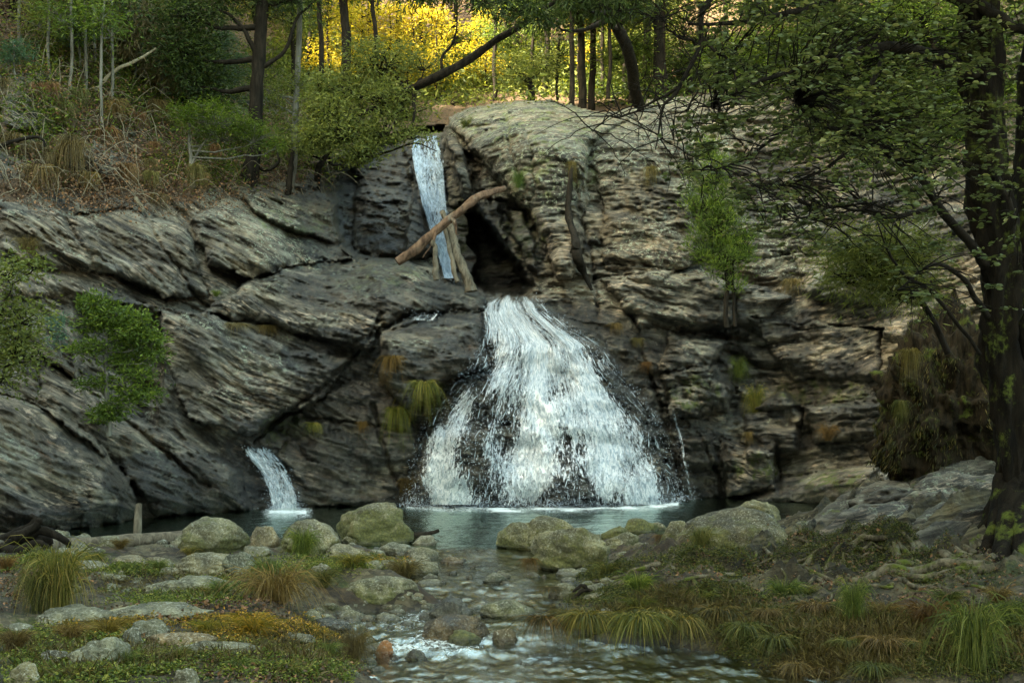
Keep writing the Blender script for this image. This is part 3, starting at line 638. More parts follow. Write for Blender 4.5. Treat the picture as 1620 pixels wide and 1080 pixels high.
# ================================================================== builders: tubes, leaves, stones, tufts
class MB:
    def __init__(s): s.V = []; s.F = {}; s.n = 0; s.A = {}
    def add(s, V, F_, **at):
        V = np.asarray(V, float); F_ = np.asarray(F_)
        s.V.append(V); s.F.setdefault(F_.shape[1], []).append(F_ + s.n); s.n += len(V)
        for k, v in at.items(): s.A.setdefault(k, []).append(np.broadcast_to(v, (len(V),)) if np.ndim(v) <= 1 else v)
    def tube(s, P, r, ns=7, rough=0.0, seed=0., cap=True, **at):
        P = np.asarray([tuple(p) for p in P], float); n = len(P); r = np.broadcast_to(np.asarray(r, float), (n,)) if np.ndim(r) == 0 or len(r) == n else np.interp(np.linspace(0, 1, n), np.linspace(0, 1, len(r)), r)
        T = np.gradient(P, axis=0); T /= np.linalg.norm(T, axis=1)[:, None] + 1e-9
        ref = np.array([0.31, 0.87, 0.11]) if abs(T[:, 2]).mean() > .6 else np.array([0.05, 0.1, 1.])
        A = np.cross(T, ref); A /= np.linalg.norm(A, axis=1)[:, None] + 1e-9; B = np.cross(T, A)
        th = np.linspace(0, 2*np.pi, ns, endpoint=False)
        rr = r[:, None]*np.ones(ns)
        if rough: rr = rr*(1 + rough*(pn(np.cos(th)[None]*1.4 + seed, np.sin(th)[None]*1.4, np.cumsum(np.r_[0, np.linalg.norm(np.diff(P, axis=0), axis=1)])[:, None]/max(r.mean(), .02)*.35) + .5*pn(np.cos(th)[None]*4, np.sin(th)[None]*4 + seed, np.arange(n)[:, None]*.6)))
        V = P[:, None] + rr[..., None]*(np.cos(th)[None, :, None]*A[:, None] + np.sin(th)[None, :, None]*B[:, None])
        i = np.arange(n*ns).reshape(n, ns); j = np.roll(i, -1, 1)
        f = np.stack([i[:-1], j[:-1], j[1:], i[1:]], -1).reshape(-1, 4)
        s.add(V.reshape(-1, 3), f, **at)
        if cap:
            for e in (0, -1):
                Vc = np.concatenate([V[e], P[e][None]]); k = np.arange(ns)
                s.add(Vc, np.stack([k, (k+1) % ns, np.full(ns, ns)], -1), **at)
    def build(s, name, mat, parent=None, smooth=True, loc=None):
        return mobj(name, np.concatenate(s.V), [np.concatenate(v) for v in s.F.values()], mat, parent, {k: np.concatenate(v) for k, v in s.A.items()}, smooth, loc)
def spline(pts, n=24):
    P = np.asarray([tuple(p) for p in pts], float); m = len(P)
    if m < 3: return P[0] + (P[-1]-P[0])*np.linspace(0, 1, n)[:, None]
    Q_ = np.vstack([2*P[0]-P[1], P, 2*P[-1]-P[-2]]); t = np.linspace(0, m-1-1e-6, n); i = t.astype(int); f = (t-i)[:, None]
    a, b, c, d = Q_[i], Q_[i+1], Q_[i+2], Q_[i+3]
    return .5*((2*b) + (-a+c)*f + (2*a-5*b+4*c-d)*f**2 + (-a+3*b-3*c+d)*f**3)
def wob(P, amp, seed, freq=1.5):
    P = np.array(P); t = np.arange(len(P))/len(P)*freq*4
    for k in range(3): P[:, k] += amp*pn(t + seed*3.1, k*7.7 + seed, 0.5)*np.minimum(1, np.arange(len(P))/3)
    return P
def unit(v): return v/(np.linalg.norm(v, axis=-1, keepdims=True)+1e-9)
def leaves(mb, Cn, size, asp, rs, flat=.5, kind='kite', dirs=None, droop=0.0, rnd=None, jit=.35):
    n = len(Cn)
    d = rs.normal(size=(n, 3)) if dirs is None else dirs + rs.normal(size=(n, 3))*jit
    d[:, 2] = d[:, 2]*(1-flat*.7) - droop; d = unit(d)
    up = np.array([0, 0, 1.])*flat + rs.normal(size=(n, 3))*(1.05-flat); sd = unit(np.cross(d, up)); nn = np.cross(sd, d)
    L = size*rs.uniform(.65, 1.3, n)[:, None]; Wd = L*asp
    b = Cn; t = Cn + d*L - nn*L*.12
    if kind == 'kite':
        m = Cn + d*L*.45
        V = np.stack([b, m + sd*Wd*.5 + nn*Wd*.15, t, m - sd*Wd*.5 + nn*Wd*.15], 1).reshape(-1, 3); f = np.arange(n*4).reshape(n, 4); k = 4
        f = np.concatenate([f[:, [0, 1, 2]], f[:, [0, 2, 3]]])
    else:
        q1 = Cn + d*L*.28; q2 = Cn + d*L*.72
        V = np.stack([b, q1 + sd*Wd*.45 + nn*Wd*.14, q2 + sd*Wd*.42 + nn*Wd*.10 - nn*L*.05, t, q2 - sd*Wd*.42 + nn*Wd*.10 - nn*L*.05, q1 - sd*Wd*.45 + nn*Wd*.14], 1).reshape(-1, 3); k = 6
        i = np.arange(n*6).reshape(n, 6); f = np.concatenate([i[:, [0, 1, 2, 3]], i[:, [0, 3, 4, 5]]])
    r = rs.uniform(0, 1, n) if rnd is None else rnd
    mb.add(V, f, rnd=np.repeat(r, k))
_ico = {}
def ico(sub):
    if sub in _ico: return _ico[sub]
    import bmesh
    bm = bmesh.new(); bmesh.ops.create_icosphere(bm, subdivisions=sub, radius=1)
    V = np.array([v.co[:] for v in bm.verts]); F_ = np.array([[v.index for v in f.verts] for f in bm.faces]); bm.free()
    _ico[sub] = (V, F_); return V, F_
def stone(seed, w_, d_, h_, sub=4, ang=.5, sink=.35, layered=0.0, lump=.3):
    """a stone w x d x h above its base, with `sink` of its height below"""
    rs = np.random.RandomState(int(seed*13) % 99991); V, F_ = ico(sub); P = V.copy(); s = seed*1.7
    P = P*(1 + lump*pn(V[:, 0]*1.1+s, V[:, 1]*1.1, V[:, 2]*1.1+s) + lump*.4*pn(V[:, 0]*2.6, V[:, 1]*2.6+s, V[:, 2]*2.6))[:, None]
    for _ in range(int(3 + ang*9)):
        n = unit(rs.normal(size=3)*np.array([1, 1, .8])); c = rs.uniform(.58, .92); dd = P @ n - c
        P -= n*(np.maximum(dd, 0)*(.55 + .4*ang))[:, None]
    P[:, 2] = np.where(P[:, 2] < 0, P[:, 2]*.8, P[:, 2])
    k = 1.0
    P += unit(P)*((.06+.06*ang)*fbm(P[:, 0]*2.4+s, P[:, 1]*2.4, P[:, 2]*3.6, 6, .6) - .05*np.maximum(0, .12-np.abs(pn(P[:, 0]*1.3+s, P[:, 1]*1.3, P[:, 2]*1.9)))*8*ang)[:, None]
    if layered:
        v = (P[:, 2]*1. + P[:, 0]*.5 + P[:, 1]*.3 + .2*pn(P[:, 0]*2, P[:, 1]*2, s))
        for f in (3.1, 8.):
            t = v*f; kk = np.floor(t); fr = t-kk; P += unit(P)*(layered/f*(h1(kk, s)*.8 + np.where(fr < .85, fr, (1-fr)*5)*.5))[:, None]
    P[:, 0] -= (P[:, 0].max()+P[:, 0].min())/2
    P[:, 0] *= w_/(P[:, 0].max()-P[:, 0].min()); P[:, 1] -= (P[:, 1].max()+P[:, 1].min())/2; P[:, 1] *= d_/(P[:, 1].max()-P[:, 1].min())
    z0, z1 = P[:, 2].min(), P[:, 2].max(); P[:, 2] = (P[:, 2]-z0)/(z1-z0)*h_*(1+sink) - h_*sink
    return P, F_
def mossattr(P, F_, m, h_):
    z = P[:, 2]/h_; return np.clip(m*(1.1 - .9*np.clip(z, 0, 1)) + .25*m, 0, 1.2)  # denser toward the base, which turns the bottoms darker
def boulder(l, r_, t, b, label, seed, tint=(1, 1, 1), moss=.2, ang=.5, dep=.8, layered=0., wetf=0., lump=.3, name='boulder', group=None, cat='boulder', on=None, sub=None):
    cx = (l+r_)/2; gw = wat(cx, b); gg = gat(cx, b); g = gw if on == 'water' or gw.y < gg.y - .2 else gg
    w0 = (r_-l)/F*g.y; d_ = w0*dep; yc = g.y + d_*.38; w_ = (r_-l)/F*yc; x = (cx-CX)/F*yc
    zt = CZ + (HY-t)/F*(yc-.05*d_); zb = g.z - .02; h_ = max(zt-zb, .06)
    sub = sub or (5 if (r_-l) > 60 else 4)
    P, F_ = stone(seed, w_, d_, h_, sub, ang, .4, layered, lump)
    wz = wl(yc); wla = sst(.09, .02, P[:, 2] + zb - wz)*(1 if b > 0 else 0)
    o = mobj(name, P, F_, M['boulder'], attrs=dict(moss=mossattr(P, F_, moss*1.15+.08, h_), waterline=wla), loc=(x, yc, zb))
    o.color = (tint[0]*.92, tint[1]*.90, tint[2]*.82, 1-wetf); tag(o, label, cat, group); return o

# ================================================================== falls
def smin(px, py, r=6):
    return min(Dsmooth(px+a, py+b) for a in (-r, 0, r) for b in (-r, 0, r))
def fall(name, label, edges, blobs, nstr, ndrop, seed, lift=.12, base=.15, layers=3, sr=(.004, .015), spread=.25, mat='fall'):
    """edges: rows (py, left px, right px); blobs: (px, py, rx, ry, density change)"""
    rs = np.random.RandomState(seed); root = empty(name, (0, 0, 0), label, 'waterfall')
    E = np.array(edges, float); py0, py1 = E[0, 0], E[-1, 0]
    nt_ = 110; ns_ = 70; ty = np.linspace(py0, py1, nt_)
    Lp = np.interp(ty, E[:, 0], E[:, 1]); Rp = np.interp(ty, E[:, 0], E[:, 2])
    S, T = np.meshgrid(np.linspace(0, 1, ns_), ty); Lg = Lp[:, None] + (Rp-Lp)[:, None]*S
    Dg = np.array([[smin(Lg[i, j], T[i, j]) for j in range(ns_)] for i in range(nt_)])
    for _ in range(3):
        Dg[1:-1, 1:-1] = (Dg[:-2, 1:-1]+Dg[2:, 1:-1]+Dg[1:-1, :-2]+Dg[1:-1, 2:]+2*Dg[1:-1, 1:-1])/6
    # water falls forward: it never recedes behind what it left by more than it must
    def dens(px, py):
        d = np.full(np.shape(px), base, float)
        for (a, b, rx_, ry_, v) in blobs: d = d + v*np.exp(-((px-a)/rx_)**2 - ((py-b)/ry_)**2)
        return d
    mid = float(np.median(Dg)); wid = (Rp-Lp).mean()/F*mid; hei = (py1-py0)/F*mid
    den = dens(Lg, T); ef = np.minimum(S, 1-S)*2
    den2 = np.minimum(den, .56) - .45*np.clip(1-ef/.2, 0, 1) + .5*fbm(S*wid*1.1 + seed, T/F*mid*.45, 2.2, 3) - .5*np.clip(1-(T-py0)/10, 0, 1)*(.35 + 1.2*np.abs(pn(S*wid*2.5, seed, 1.)))
    mb = MB()
    for l in range(layers):
        Dl = Dg - lift - .07*l - .09*fbm(S*wid*3.0 + l*5, T/F*mid*1.2, l*3.3 + seed, 4, .6)
        P = W3(Lg, T, Dl); fl = np.stack([S*wid*1.0 + l*7.3, (T-py0)/F*mid, np.full(S.shape, seed*3.1 + l*5.7)], -1)
        i = gridfaces(nt_, ns_)
        mb.add(P.reshape(-1, 3), i, flow=fl.reshape(-1, 3), thick=(den2 - .06*l).ravel())
    mb.A['flow'] = [np.asarray(x) for x in mb.A['flow']]
    mb.build('water_sheet', M[mat], root)
    sm = MB()
    def Dq(s, t):
        i = np.clip(t*(nt_-1), 0, nt_-1.001); j = np.clip(s*(ns_-1), 0, ns_-1.001); a = i.astype(int); b = j.astype(int); fi = i-a; fj = j-b
        f_ = lambda G: (G[a, b]*(1-fj)+G[a, b+1]*fj)*(1-fi) + (G[a+1, b]*(1-fj)+G[a+1, b+1]*fj)*fi
        return f_(Lg), f_(Dg)
    k = 0; tries = 0
    while k < nstr and tries < nstr*8:
        tries += 1
        s0 = rs.uniform(-.0, 1.0); t0 = rs.uniform(0, .97); px = float(np.interp(t0, np.linspace(0, 1, nt_), Lp + (Rp-Lp)*s0)); py = py0 + (py1-py0)*t0
        if rs.uniform() > .25 + dens(px, py)*1.0: continue
        ln = rs.uniform(.012, .055); n = 6; t = np.clip(t0 + np.linspace(0, 1, n)*ln, 0, 1)
        s = s0 + rs.normal()*.008*np.linspace(0, 1, n) + .0015*rs.normal(size=n).cumsum(); s = np.clip(s, 0, 1)
        a, d = Dq(s, t); d = d - lift - rs.exponential(spread*.5) - .02
        P = W3(a, py0 + (py1-py0)*t, d); r = rs.uniform(*sr)*np.sin(np.linspace(.15, np.pi-.1, n))**.7
        sm.tube(P, r, 3, cap=False); k += 1
    n = ndrop; s = np.clip(rs.uniform(-.03, 1.03, n), 0, 1); t = rs.beta(1.2, .9, n)
    a, d = Dq(s, t); a = a + rs.normal(size=n)*5; py = py0 + (py1-py0)*t + rs.normal(size=n)*4; d = d - lift - rs.exponential(spread, n)
    P = W3(a, np.minimum(py, py1+1), d); r = rs.uniform(.004, .013, n)[:, None, None]
    O = np.array([[1, 0, -.5], [-.5, .87, -.5], [-.5, -.87, -.5], [0, 0, 1.3]])
    V = (P[:, None] + O[None]*r).reshape(-1, 3); i = np.arange(n)[:, None, None]*4 + np.array([[0, 1, 2], [0, 1, 3], [1, 2, 3], [2, 0, 3]])[None]
    sm.add(V, i.reshape(-1, 3))
    n = ndrop//3; s = np.clip(rs.uniform(-.04, 1.04, n), 0, 1); t = np.ones(n)*.999; a, d = Dq(s, t); d = d - lift - rs.exponential(.28, n) + .1; P = W3(a + rs.normal(size=n)*8, np.full(n, py1+1.), d); P[:, 2] = (.02 if ndrop > 200 else P[:, 2].min()) + rs.exponential(.12, n)
    V = (P[:, None] + O[None]*rs.uniform(.004, .014, n)[:, None, None]).reshape(-1, 3); i = np.arange(n)[:, None, None]*4 + np.array([[0, 1, 2], [0, 1, 3], [1, 2, 3], [2, 0, 3]])[None]; sm.add(V, i.reshape(-1, 3))
    N = sm.n; sm.A = dict(flow=[np.zeros((N, 3))], thick=[np.ones(N)])
    tag(sm.build('spray', M['strand'], root), kind='stuff')
    return root
fall('waterfall', 'wide white cascade fanning out over the dark rock into the pool',
     [(468,784,846),(480,768,862),(495,764,874),(520,768,908),(545,764,950),(580,744,972),(610,716,998),(650,684,1030),(690,664,1052),(740,652,1064),(798,644,1076)],
     [(812,500,40,30,.42),(830,540,50,30,.5),(885,540,45,22,.42),(800,590,30,50,.4),(850,575,30,30,.3),(930,585,30,24,.5),(820,640,40,50,.42),(800,700,34,50,.5),(810,760,50,40,.55),(945,630,26,30,.4),(985,680,36,34,.5),(1010,750,34,50,.45),(960,745,24,50,.3),(880,660,30,30,.25),(700,770,20,50,.34),(690,690,16,40,.25),(735,630,24,26,.25),(760,660,14,70,-.16),(745,730,18,50,-.12),(905,765,30,26,-.04),(870,620,12,22,-.35),(905,690,16,40,-.15),(775,560,12,24,-.2),(1062,760,10,60,-.1)],
     600, 9000, 3, lift=.10, base=.24)
fall('waterfall', 'narrow pale upper fall sliding down the dark chute behind the crossed logs',
     [(210,656,690),(235,650,699),(280,658,704),(330,669,709),(380,685,714),(420,697,718),(440,702,722)],
     [(675,240,26,60,.45),(685,330,22,60,.5),(705,410,20,50,.45)], 120, 160, 5, mat='fall_blue', lift=.16, base=.34, layers=3, spread=.06, sr=(.006, .016))
fall('waterfall', 'small white side fall at the foot of the rock slope, entering the pool by itself',
     [(706,380,424),(722,392,436),(745,412,454),(770,424,464),(806,430,474)],
     [(405,718,30,14,.45),(435,750,22,30,.6),(450,790,22,30,.6)], 550, 900, 7, lift=.14, base=.2, layers=3, spread=.12, sr=(.006, .016))
fall('waterfall', 'thin trickle running over the ledge above the straw stained block',
     [(496,655,700),(500,648,698),(506,650,690)], [(670,500,40,10,.5)], 60, 60, 9, lift=.06, base=.25, layers=2, spread=.03)
fall('waterfall', 'hair thin trickle down the dark crack right of the wide cascade',
     [(650,1062,1066),(690,1074,1078),(740,1083,1087),(790,1092,1097)], [(1075,700,40,120,.15)], 50, 120, 11, lift=.06, base=-.02, layers=1, spread=.03, sr=(.003, .008))

# ================================================================== boulders, in the order they lie
G1 = (1.0, 1.0, .86); TAN = (1.28, 1.12, .86); GREY = (1.0, 1.05, 1.0); GREEN = (.82, .86, .55); DARK = (.5, .5, .45); PALE = (1.35, 1.35, 1.25)
boulder(285, 394, 817, 874, 'big smooth dome shaped boulder at the right end of the driftwood log', 1, (1.1, 1.1, .85), .35, .15, .9, lump=.12)
boulder(387, 447, 831, 866, 'tan split boulder tucked behind, right of the big dome shaped one', 2, TAN, .15, .7)
boulder(443, 546, 821, 874, 'rounded boulder with bright green grass tuft growing against its front', 3, (1.1, 1.08, .85), .3, .3, .9, lump=.15)
boulder(531, 655, 794, 862, 'largest mossy boulder left of the stream outlet, standing against the pool', 4, (1.1, 1.05, .72), .6, .6, .8, lump=.2)
boulder(540, 604, 837, 862, 'low flat boulder in front of the largest mossy one', 5, (1.1, 1.05, .9), .2, .3)
boulder(268, 402, 873, 912, 'cracked tan slab boulder below the dome shaped boulder', 6, (1.2, 1.15, .9), .2, .7, .7, layered=.12)
boulder(345, 412, 872, 906, 'grey speckled boulder leaning on the cracked tan slab', 7, (.85, .95, .9), .1, .8)
boulder(177, 234, 878, 897, 'low tan stone under the driftwood log, beside a matching one', 8, TAN, .1, .3)
boulder(225, 271, 880, 898, 'low rounded stone just right of the tan stone under the log', 9, TAN, .1, .3)
boulder(114, 174, 886, 902, 'flat pale stone above the big fountain shaped grass tuft', 10, G1, .1, .3)
boulder(86, 139, 865, 882, 'pale rounded stone touching the driftwood log near its thick end', 11, (1.2, 1.2, 1), .1, .3)
boulder(227, 370, 910, 940, 'long flat grey boulder left of the orange grass tussock', 12, (1.05, 1.1, .95), .12, .35, .6)
boulder(132, 196, 903, 916, 'thin flat stone beside the small side channel', 13, G1, .2, .3)
boulder(503, 597, 860, 890, 'broad tan boulder under the largest mossy boulder, sloping left', 14, (1.2, 1.12, .85), .3, .4)
boulder(488, 524, 890, 910, 'small pale egg shaped stone at the left foot of the broad tan boulder', 15, PALE, .05, .15)
boulder(558, 664, 910, 944, 'smooth boulder half in the stream, overlapping its mossy neighbour', 16, (1.05, 1.05, .85), .2, .15, .7, lump=.12)
boulder(544, 646, 914, 950, 'olive domed boulder standing in the quiet water by the orange tussock', 17, (1.0, 1.0, .7), .4, .2, .7, lump=.12)
boulder(596, 658, 857, 879, 'flat grey stone beside the outlet, below the largest mossy boulder', 18, GREY, .15, .4)
boulder(644, 684, 877, 893, 'small grey stone at the stream edge, pale on top', 19, PALE, .1, .4)
boulder(652, 692, 846, 863, 'whitish stone lying at the pool outlet next to the driftwood stick', 20, (1.5, 1.45, 1.4), .0, .3)
boulder(106, 212, 1005, 1060, 'pitted grey white boulder with dark hollows near the bottom of the view', 21, (1.25, 1.32, 1.2), .2, .8, .8)
boulder(229, 344, 999, 1028, 'smooth orange tan boulder in front of the amber plants', 22, (1.45, 1.12, .78), .1, .3, .7)
boulder(60, 118, 1027, 1052, 'dark angular stone beside the pitted grey boulder', 23, DARK, .3, .8)
boulder(13, 66, 1046, 1082, 'tan stone in the green plants at the lower corner of the bar', 24, (1.35, 1.25, .9), .1, .3)
boulder(274, 318, 1055, 1090, 'pale stone cut by the lower edge of the view', 25, G1, .2, .4)
boulder(281, 420, 1014, 1041, 'long flat slab between the amber plants and the lower edge', 26, (.95, .95, .75), .3, .5, .6)
boulder(192, 230, 990, 1024, 'upright dark grey stone between two bedrock slabs', 27, (.65, .7, .65), .1, .6)
boulder(484, 556, 978, 1002, 'long wet dark ledge stone in the left edge of the rapid', 28, (.6, .62, .6), .1, .7, .7, wetf=.9, layered=.1)
boulder(385, 434, 863, 880, 'small flat stone between the dome boulder and the grassy one', 29, G1, .15, .3)
boulder(0, 60, 985, 1003, 'flat slab of pale bedrock at the left edge, lowest of the slabs', 31, (1.05, 1.08, 1.0), .1, .4, .8, layered=.1)
boulder(60, 190, 958, 990, 'wide flat bedrock slab in front of the fountain shaped tuft', 32, (1.05, 1.08, .95), .15, .4, .8, layered=.1)
boulder(150, 345, 954, 984, 'longest flat bedrock slab, crossing the bar below the side channel', 33, (1.05, 1.08, .95), .12, .35, .7, layered=.1)
boulder(205, 268, 978, 1016, 'blocky grey stone under the longest bedrock slab', 34, (.95, 1, .9), .1, .7)
boulder(425, 500, 1000, 1018, 'low brown stone among the plants left of the white water', 35, (.8, .75, .6), .4, .6)
boulder(784, 868, 825, 869, 'smooth green filmed boulder right of the outlet, low and rounded', 40, (.95, .95, .55), .35, .1, .9, lump=.1)
boulder(824, 924, 815, 872, 'arched boulder rising behind the craggy mossy rock', 41, (1.0, 1.0, .66), .4, .25, .8, lump=.15)
boulder(838, 969, 832, 905, 'craggy ridged rock with pale moss and deep creases, centre of the outlet', 42, (1.15, 1.15, .85), .4, 1.0, .8, layered=.28, lump=.4)
boulder(950, 1000, 831, 855, 'rounded mossy stone left of a broader one, behind the craggy rock', 43, (1, 1, .6), .6, .3)
boulder(985, 1042, 819, 844, 'moss capped stone standing farthest out in the pool', 44, (1, 1, .6), .7, .3)
boulder(955, 1026, 841, 870, 'broad smooth stone right of the craggy ridged rock', 45, (1.05, 1.05, .75), .3, .2)
boulder(1022, 1060, 825, 840, 'small flat stone beside the moss capped one in the pool', 46, (1.1, 1.05, .8), .4, .3)
boulder(1042, 1100, 823, 864, 'left shoulder stone leaning against the huge dark boulder', 47, (1.0, .98, .62), .3, .3)
boulder(1156, 1235, 790, 830, 'flat topped pale stone perched behind the huge dark boulder', 48, (1.25, 1.25, .85), .2, .25)
boulder(1072, 1252, 802, 875, 'huge dark boulder on the right side of the pool outlet, grass at its foot', 57.3, (.55, .52, .36), .35, .35, .8, lump=.2)
boulder(1000, 1026, 857, 871, 'little pale cobble right of the craggy rock', 50, PALE, .1, .3)
boulder(672, 749, 941, 978, 'dark wet humped rock in the middle of the stream', 51, (.55, .55, .5), .1, .6, .8, wetf=.8, on='water')
boulder(758, 848, 948, 978, 'dry grey green boulder right of the dark humped one in the stream', 52, (.9, .95, .7), .25, .3, .8, on='water', lump=.15)
boulder(666, 775, 970, 1012, 'shiny wet oval rock with orange brown flank in the rapid', 53, (1.3, .95, .5), .0, .15, .8, wetf=1, on='water', lump=.12)
boulder(706, 762, 995, 1019, 'mossy green stone splashed by the rapid', 54, (.8, .85, .6), .9, .5, .8, on='water')
boulder(640, 676, 1025, 1045, 'small dark stone just below the white foam', 55, (.5, .48, .4), .3, .4, .8, wetf=.7, on='water')
boulder(778, 822, 993, 1020, 'brown stone against the grassy bank edge', 56, (.85, .7, .5), .3, .4)
boulder(938, 1004, 961, 980, 'flat pale stone topping the overhanging grass bank', 57, (1.0, 1.0, .8), .2, .3)
boulder(1019, 1056, 959, 972, 'small pale stone right of the flat one on the grass bank', 58, (1.1, 1.1, .9), .1, .3)
boulder(763, 803, 905, 924, 'grey wedge of stone in the stream under the brown sedge', 59, (.9, 1, 1), .1, .9, .8, on='water')
boulder(640, 684, 866, 880, 'sand coloured stone flush with the water at the outlet', 60, TAN, .1, .3, on='water')
boulder(696, 734, 879, 893, 'brown stone breaking the water in the first riffle', 61, (1.1, .85, .6), .1, .4, on='water')
boulder(925, 961, 921, 941, 'lichen spotted stone beside the driftwood fork', 62, GREY, .2, .5)
boulder(594, 623, 1011, 1039, 'stone tinted orange as a sunlit glint in the white foam', 63, (2.3, 1.0, .35), 0, .4, .8, wetf=.3, on='water')  # orange tint stands for a glint of sunlight on the stream
boulder(1241, 1254, 815, 828, 'small orange stone on top of the pile beside the huge dark boulder', 64, (2.2, .8, .4), 0, .5)
boulder(1250, 1286, 823, 846, 'grey stone right behind the huge dark boulder at the pool edge', 65, GREY, .1, .4)
boulder(1262, 1290, 840, 856, 'small pale stone between the huge dark boulder and the bank ledges', 66, PALE, .1, .4)
rs = np.random.RandomState(14)
for k, (px, py, L) in enumerate(((1370,850,2.4),(1450,845,2.2),(1330,830,2.2),(1410,815,2.6),(1490,815,2.4),(1375,795,2.2),(1450,785,2.8),(1530,790,2.4),(1500,760,2.8),(1430,755,2.2),(1560,755,2.6),(1400,880,1.8),(1480,880,1.8),(1350,890,1.5),(1540,850,1.8),(1545,725,2.6))):
    g = gat(px, py); P, F_ = stone(300+k*3.3, L, L*rs.uniform(.35, .55), rs.uniform(.38, .6), 5, .9, .8, .16, .35)
    a = .62 + rs.normal()*.18; t = .20 + rs.normal()*.06; x = P[:, 0].copy(); P[:, 2] += x*t; c, s_ = math.cos(a), math.sin(a); P[:, :2] = np.stack([P[:, 0]*c - P[:, 1]*s_, P[:, 0]*s_ + P[:, 1]*c], -1)
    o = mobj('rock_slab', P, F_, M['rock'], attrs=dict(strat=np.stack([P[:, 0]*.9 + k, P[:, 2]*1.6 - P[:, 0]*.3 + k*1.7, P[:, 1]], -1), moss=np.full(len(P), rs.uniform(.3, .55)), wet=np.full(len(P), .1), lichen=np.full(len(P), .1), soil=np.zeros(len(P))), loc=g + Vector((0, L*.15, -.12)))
    q = rs.uniform(.55, .95); o.color = (q, q*.98, q*.80, 1); tag(o, 'tilted layered slab, one of many alike on the right bank below the old tree', 'rock slab', 'tilted slabs stepping up the right bank')
rs = np.random.RandomState(11)
cg = 'small cobbles scattered along the stream'
def cobble(px, py, w_, k, on=None):
    tn = [(1.1, 1.1, .9), (.8, .82, .7), (1.3, 1.15, .9), (.6, .6, .55), (1.0, 1.05, 1.0)][k % 5]
    o = boulder(px-w_/2, px+w_/2, py-w_*rs.uniform(.28, .5), py, 'small rounded cobble, one of many alike along the stream edges', 100+k*1.37, tn, rs.uniform(0, .4), rs.uniform(.1, .7), .9, on=on, name='cobble', group=cg, cat='cobble', sub=3)
k = 0
while k < 250:
    px = rs.uniform(0, 1180); py = rs.uniform(850, 1075)
    if 700 < px < 1000 and py > 950: continue
    g = gat(px, py); dzz = g.z - wl(g.y)
    if dzz < -.2 or rs.uniform() > 1.15 - abs(dzz-.02)*5: continue
    if px > 1000 and py > 870: continue
    cobble(px, py, rs.uniform(7, 26) if k % 5 else rs.uniform(24, 50), k); k += 1
for q in range(26):
    px = rs.uniform(1235, 1320); cobble(px, rs.uniform(822, 850), rs.uniform(6, 16), 200+q)

# ================================================================== driftwood
root = empty('driftwood_log', gat(150, 875), 'long grey driftwood log lying along the left shore of the pool', 'log')
def lpath(pts): return [Vector(p) - root.location for p in pts]
a0 = at(-120, 876, gat(0, 880).y+.3); a1 = at(60, 873, 22.0); a2 = at(180, 864, 22.6); a3 = at(295, 852, 23.3)
P = wob(spline(lpath([a0, a1, a2, a3]), 40), .03, 2)
m = MB(); m.tube(P + np.array([0, 0, .05]), [.17, .16, .14, .12, .10], 18, .18, 3.); m.build('trunk', M['wood'], root)
for (q, d, L) in ((12, (.0, -.2, .5), .22), (22, (.1, -.3, .4), .12), (31, (-.1, -.1, .4), .10)):
    m = MB(); p0 = P[q]; m.tube(spline([p0, p0+np.array(d)*L*1.4]), [.035, .015], 7, .2, q); m.build('knot', M['wood'], root)
root = empty('driftwood_stump', gat(50, 885), 'dark gnarled root stump resting on the thick end of the log', 'driftwood')
for i, pts in enumerate(([(-20,868),(20,846),(55,826),(48,815)], [(10,860),(40,858),(72,852),(80,860),(66,870)], [(40,845),(70,838),(105,856),(110,866)], [(20,850),(50,838),(60,822),(62,830)], [(0,866),(30,870),(60,858),(76,866)])):
    m = MB(); m.tube(wob(spline([at(x_, y_, 21.5 - .1*i) - root.location for x_, y_ in pts], 18), .03, i), [.09, .07, .05, .03], 9, .3, i+.3); m.build('root_arm', M['bark_dark'], root)
m = MB(); o = wat(218, 852); m.tube(spline([at(216, 858, 24.6), at(218, 830, 24.6), at(220, 797, 24.7)], 14), [.07, .075, .05], 12, .2, 5.); tag(m.build('wooden_post', M['wood']), 'upright broken post of wood standing in the pool behind the log', 'post')
root = empty('driftwood_stick', gat(675, 846), 'short dark stick lying across the pool outlet', 'stick')
m = MB(); m.tube(wob(spline([at(655, 846, 25.2) - root.location, at(680, 843, 25.2) - root.location, at(694, 839, 25.2) - root.location], 12), .02, 4), [.05, .04, .03], 8, .2, 1.); m.build('stick', M['bark_dark'], root)
root = empty('driftwood_fork', gat(930, 945), 'dark forked branch stranded on the right bank by the grass', 'branch')
yy = gat(930, 945).y
for pts in ([(905,948),(928,932),(960,950)], [(928,932),(922,925),(905,936)]):
    m = MB(); m.tube(wob(spline([at(x_, y_, yy) - root.location for x_, y_ in pts], 12), .02, 4), [.03, .022, .014], 7, .2, 1.); m.build('prong', M['bark_dark'], root)
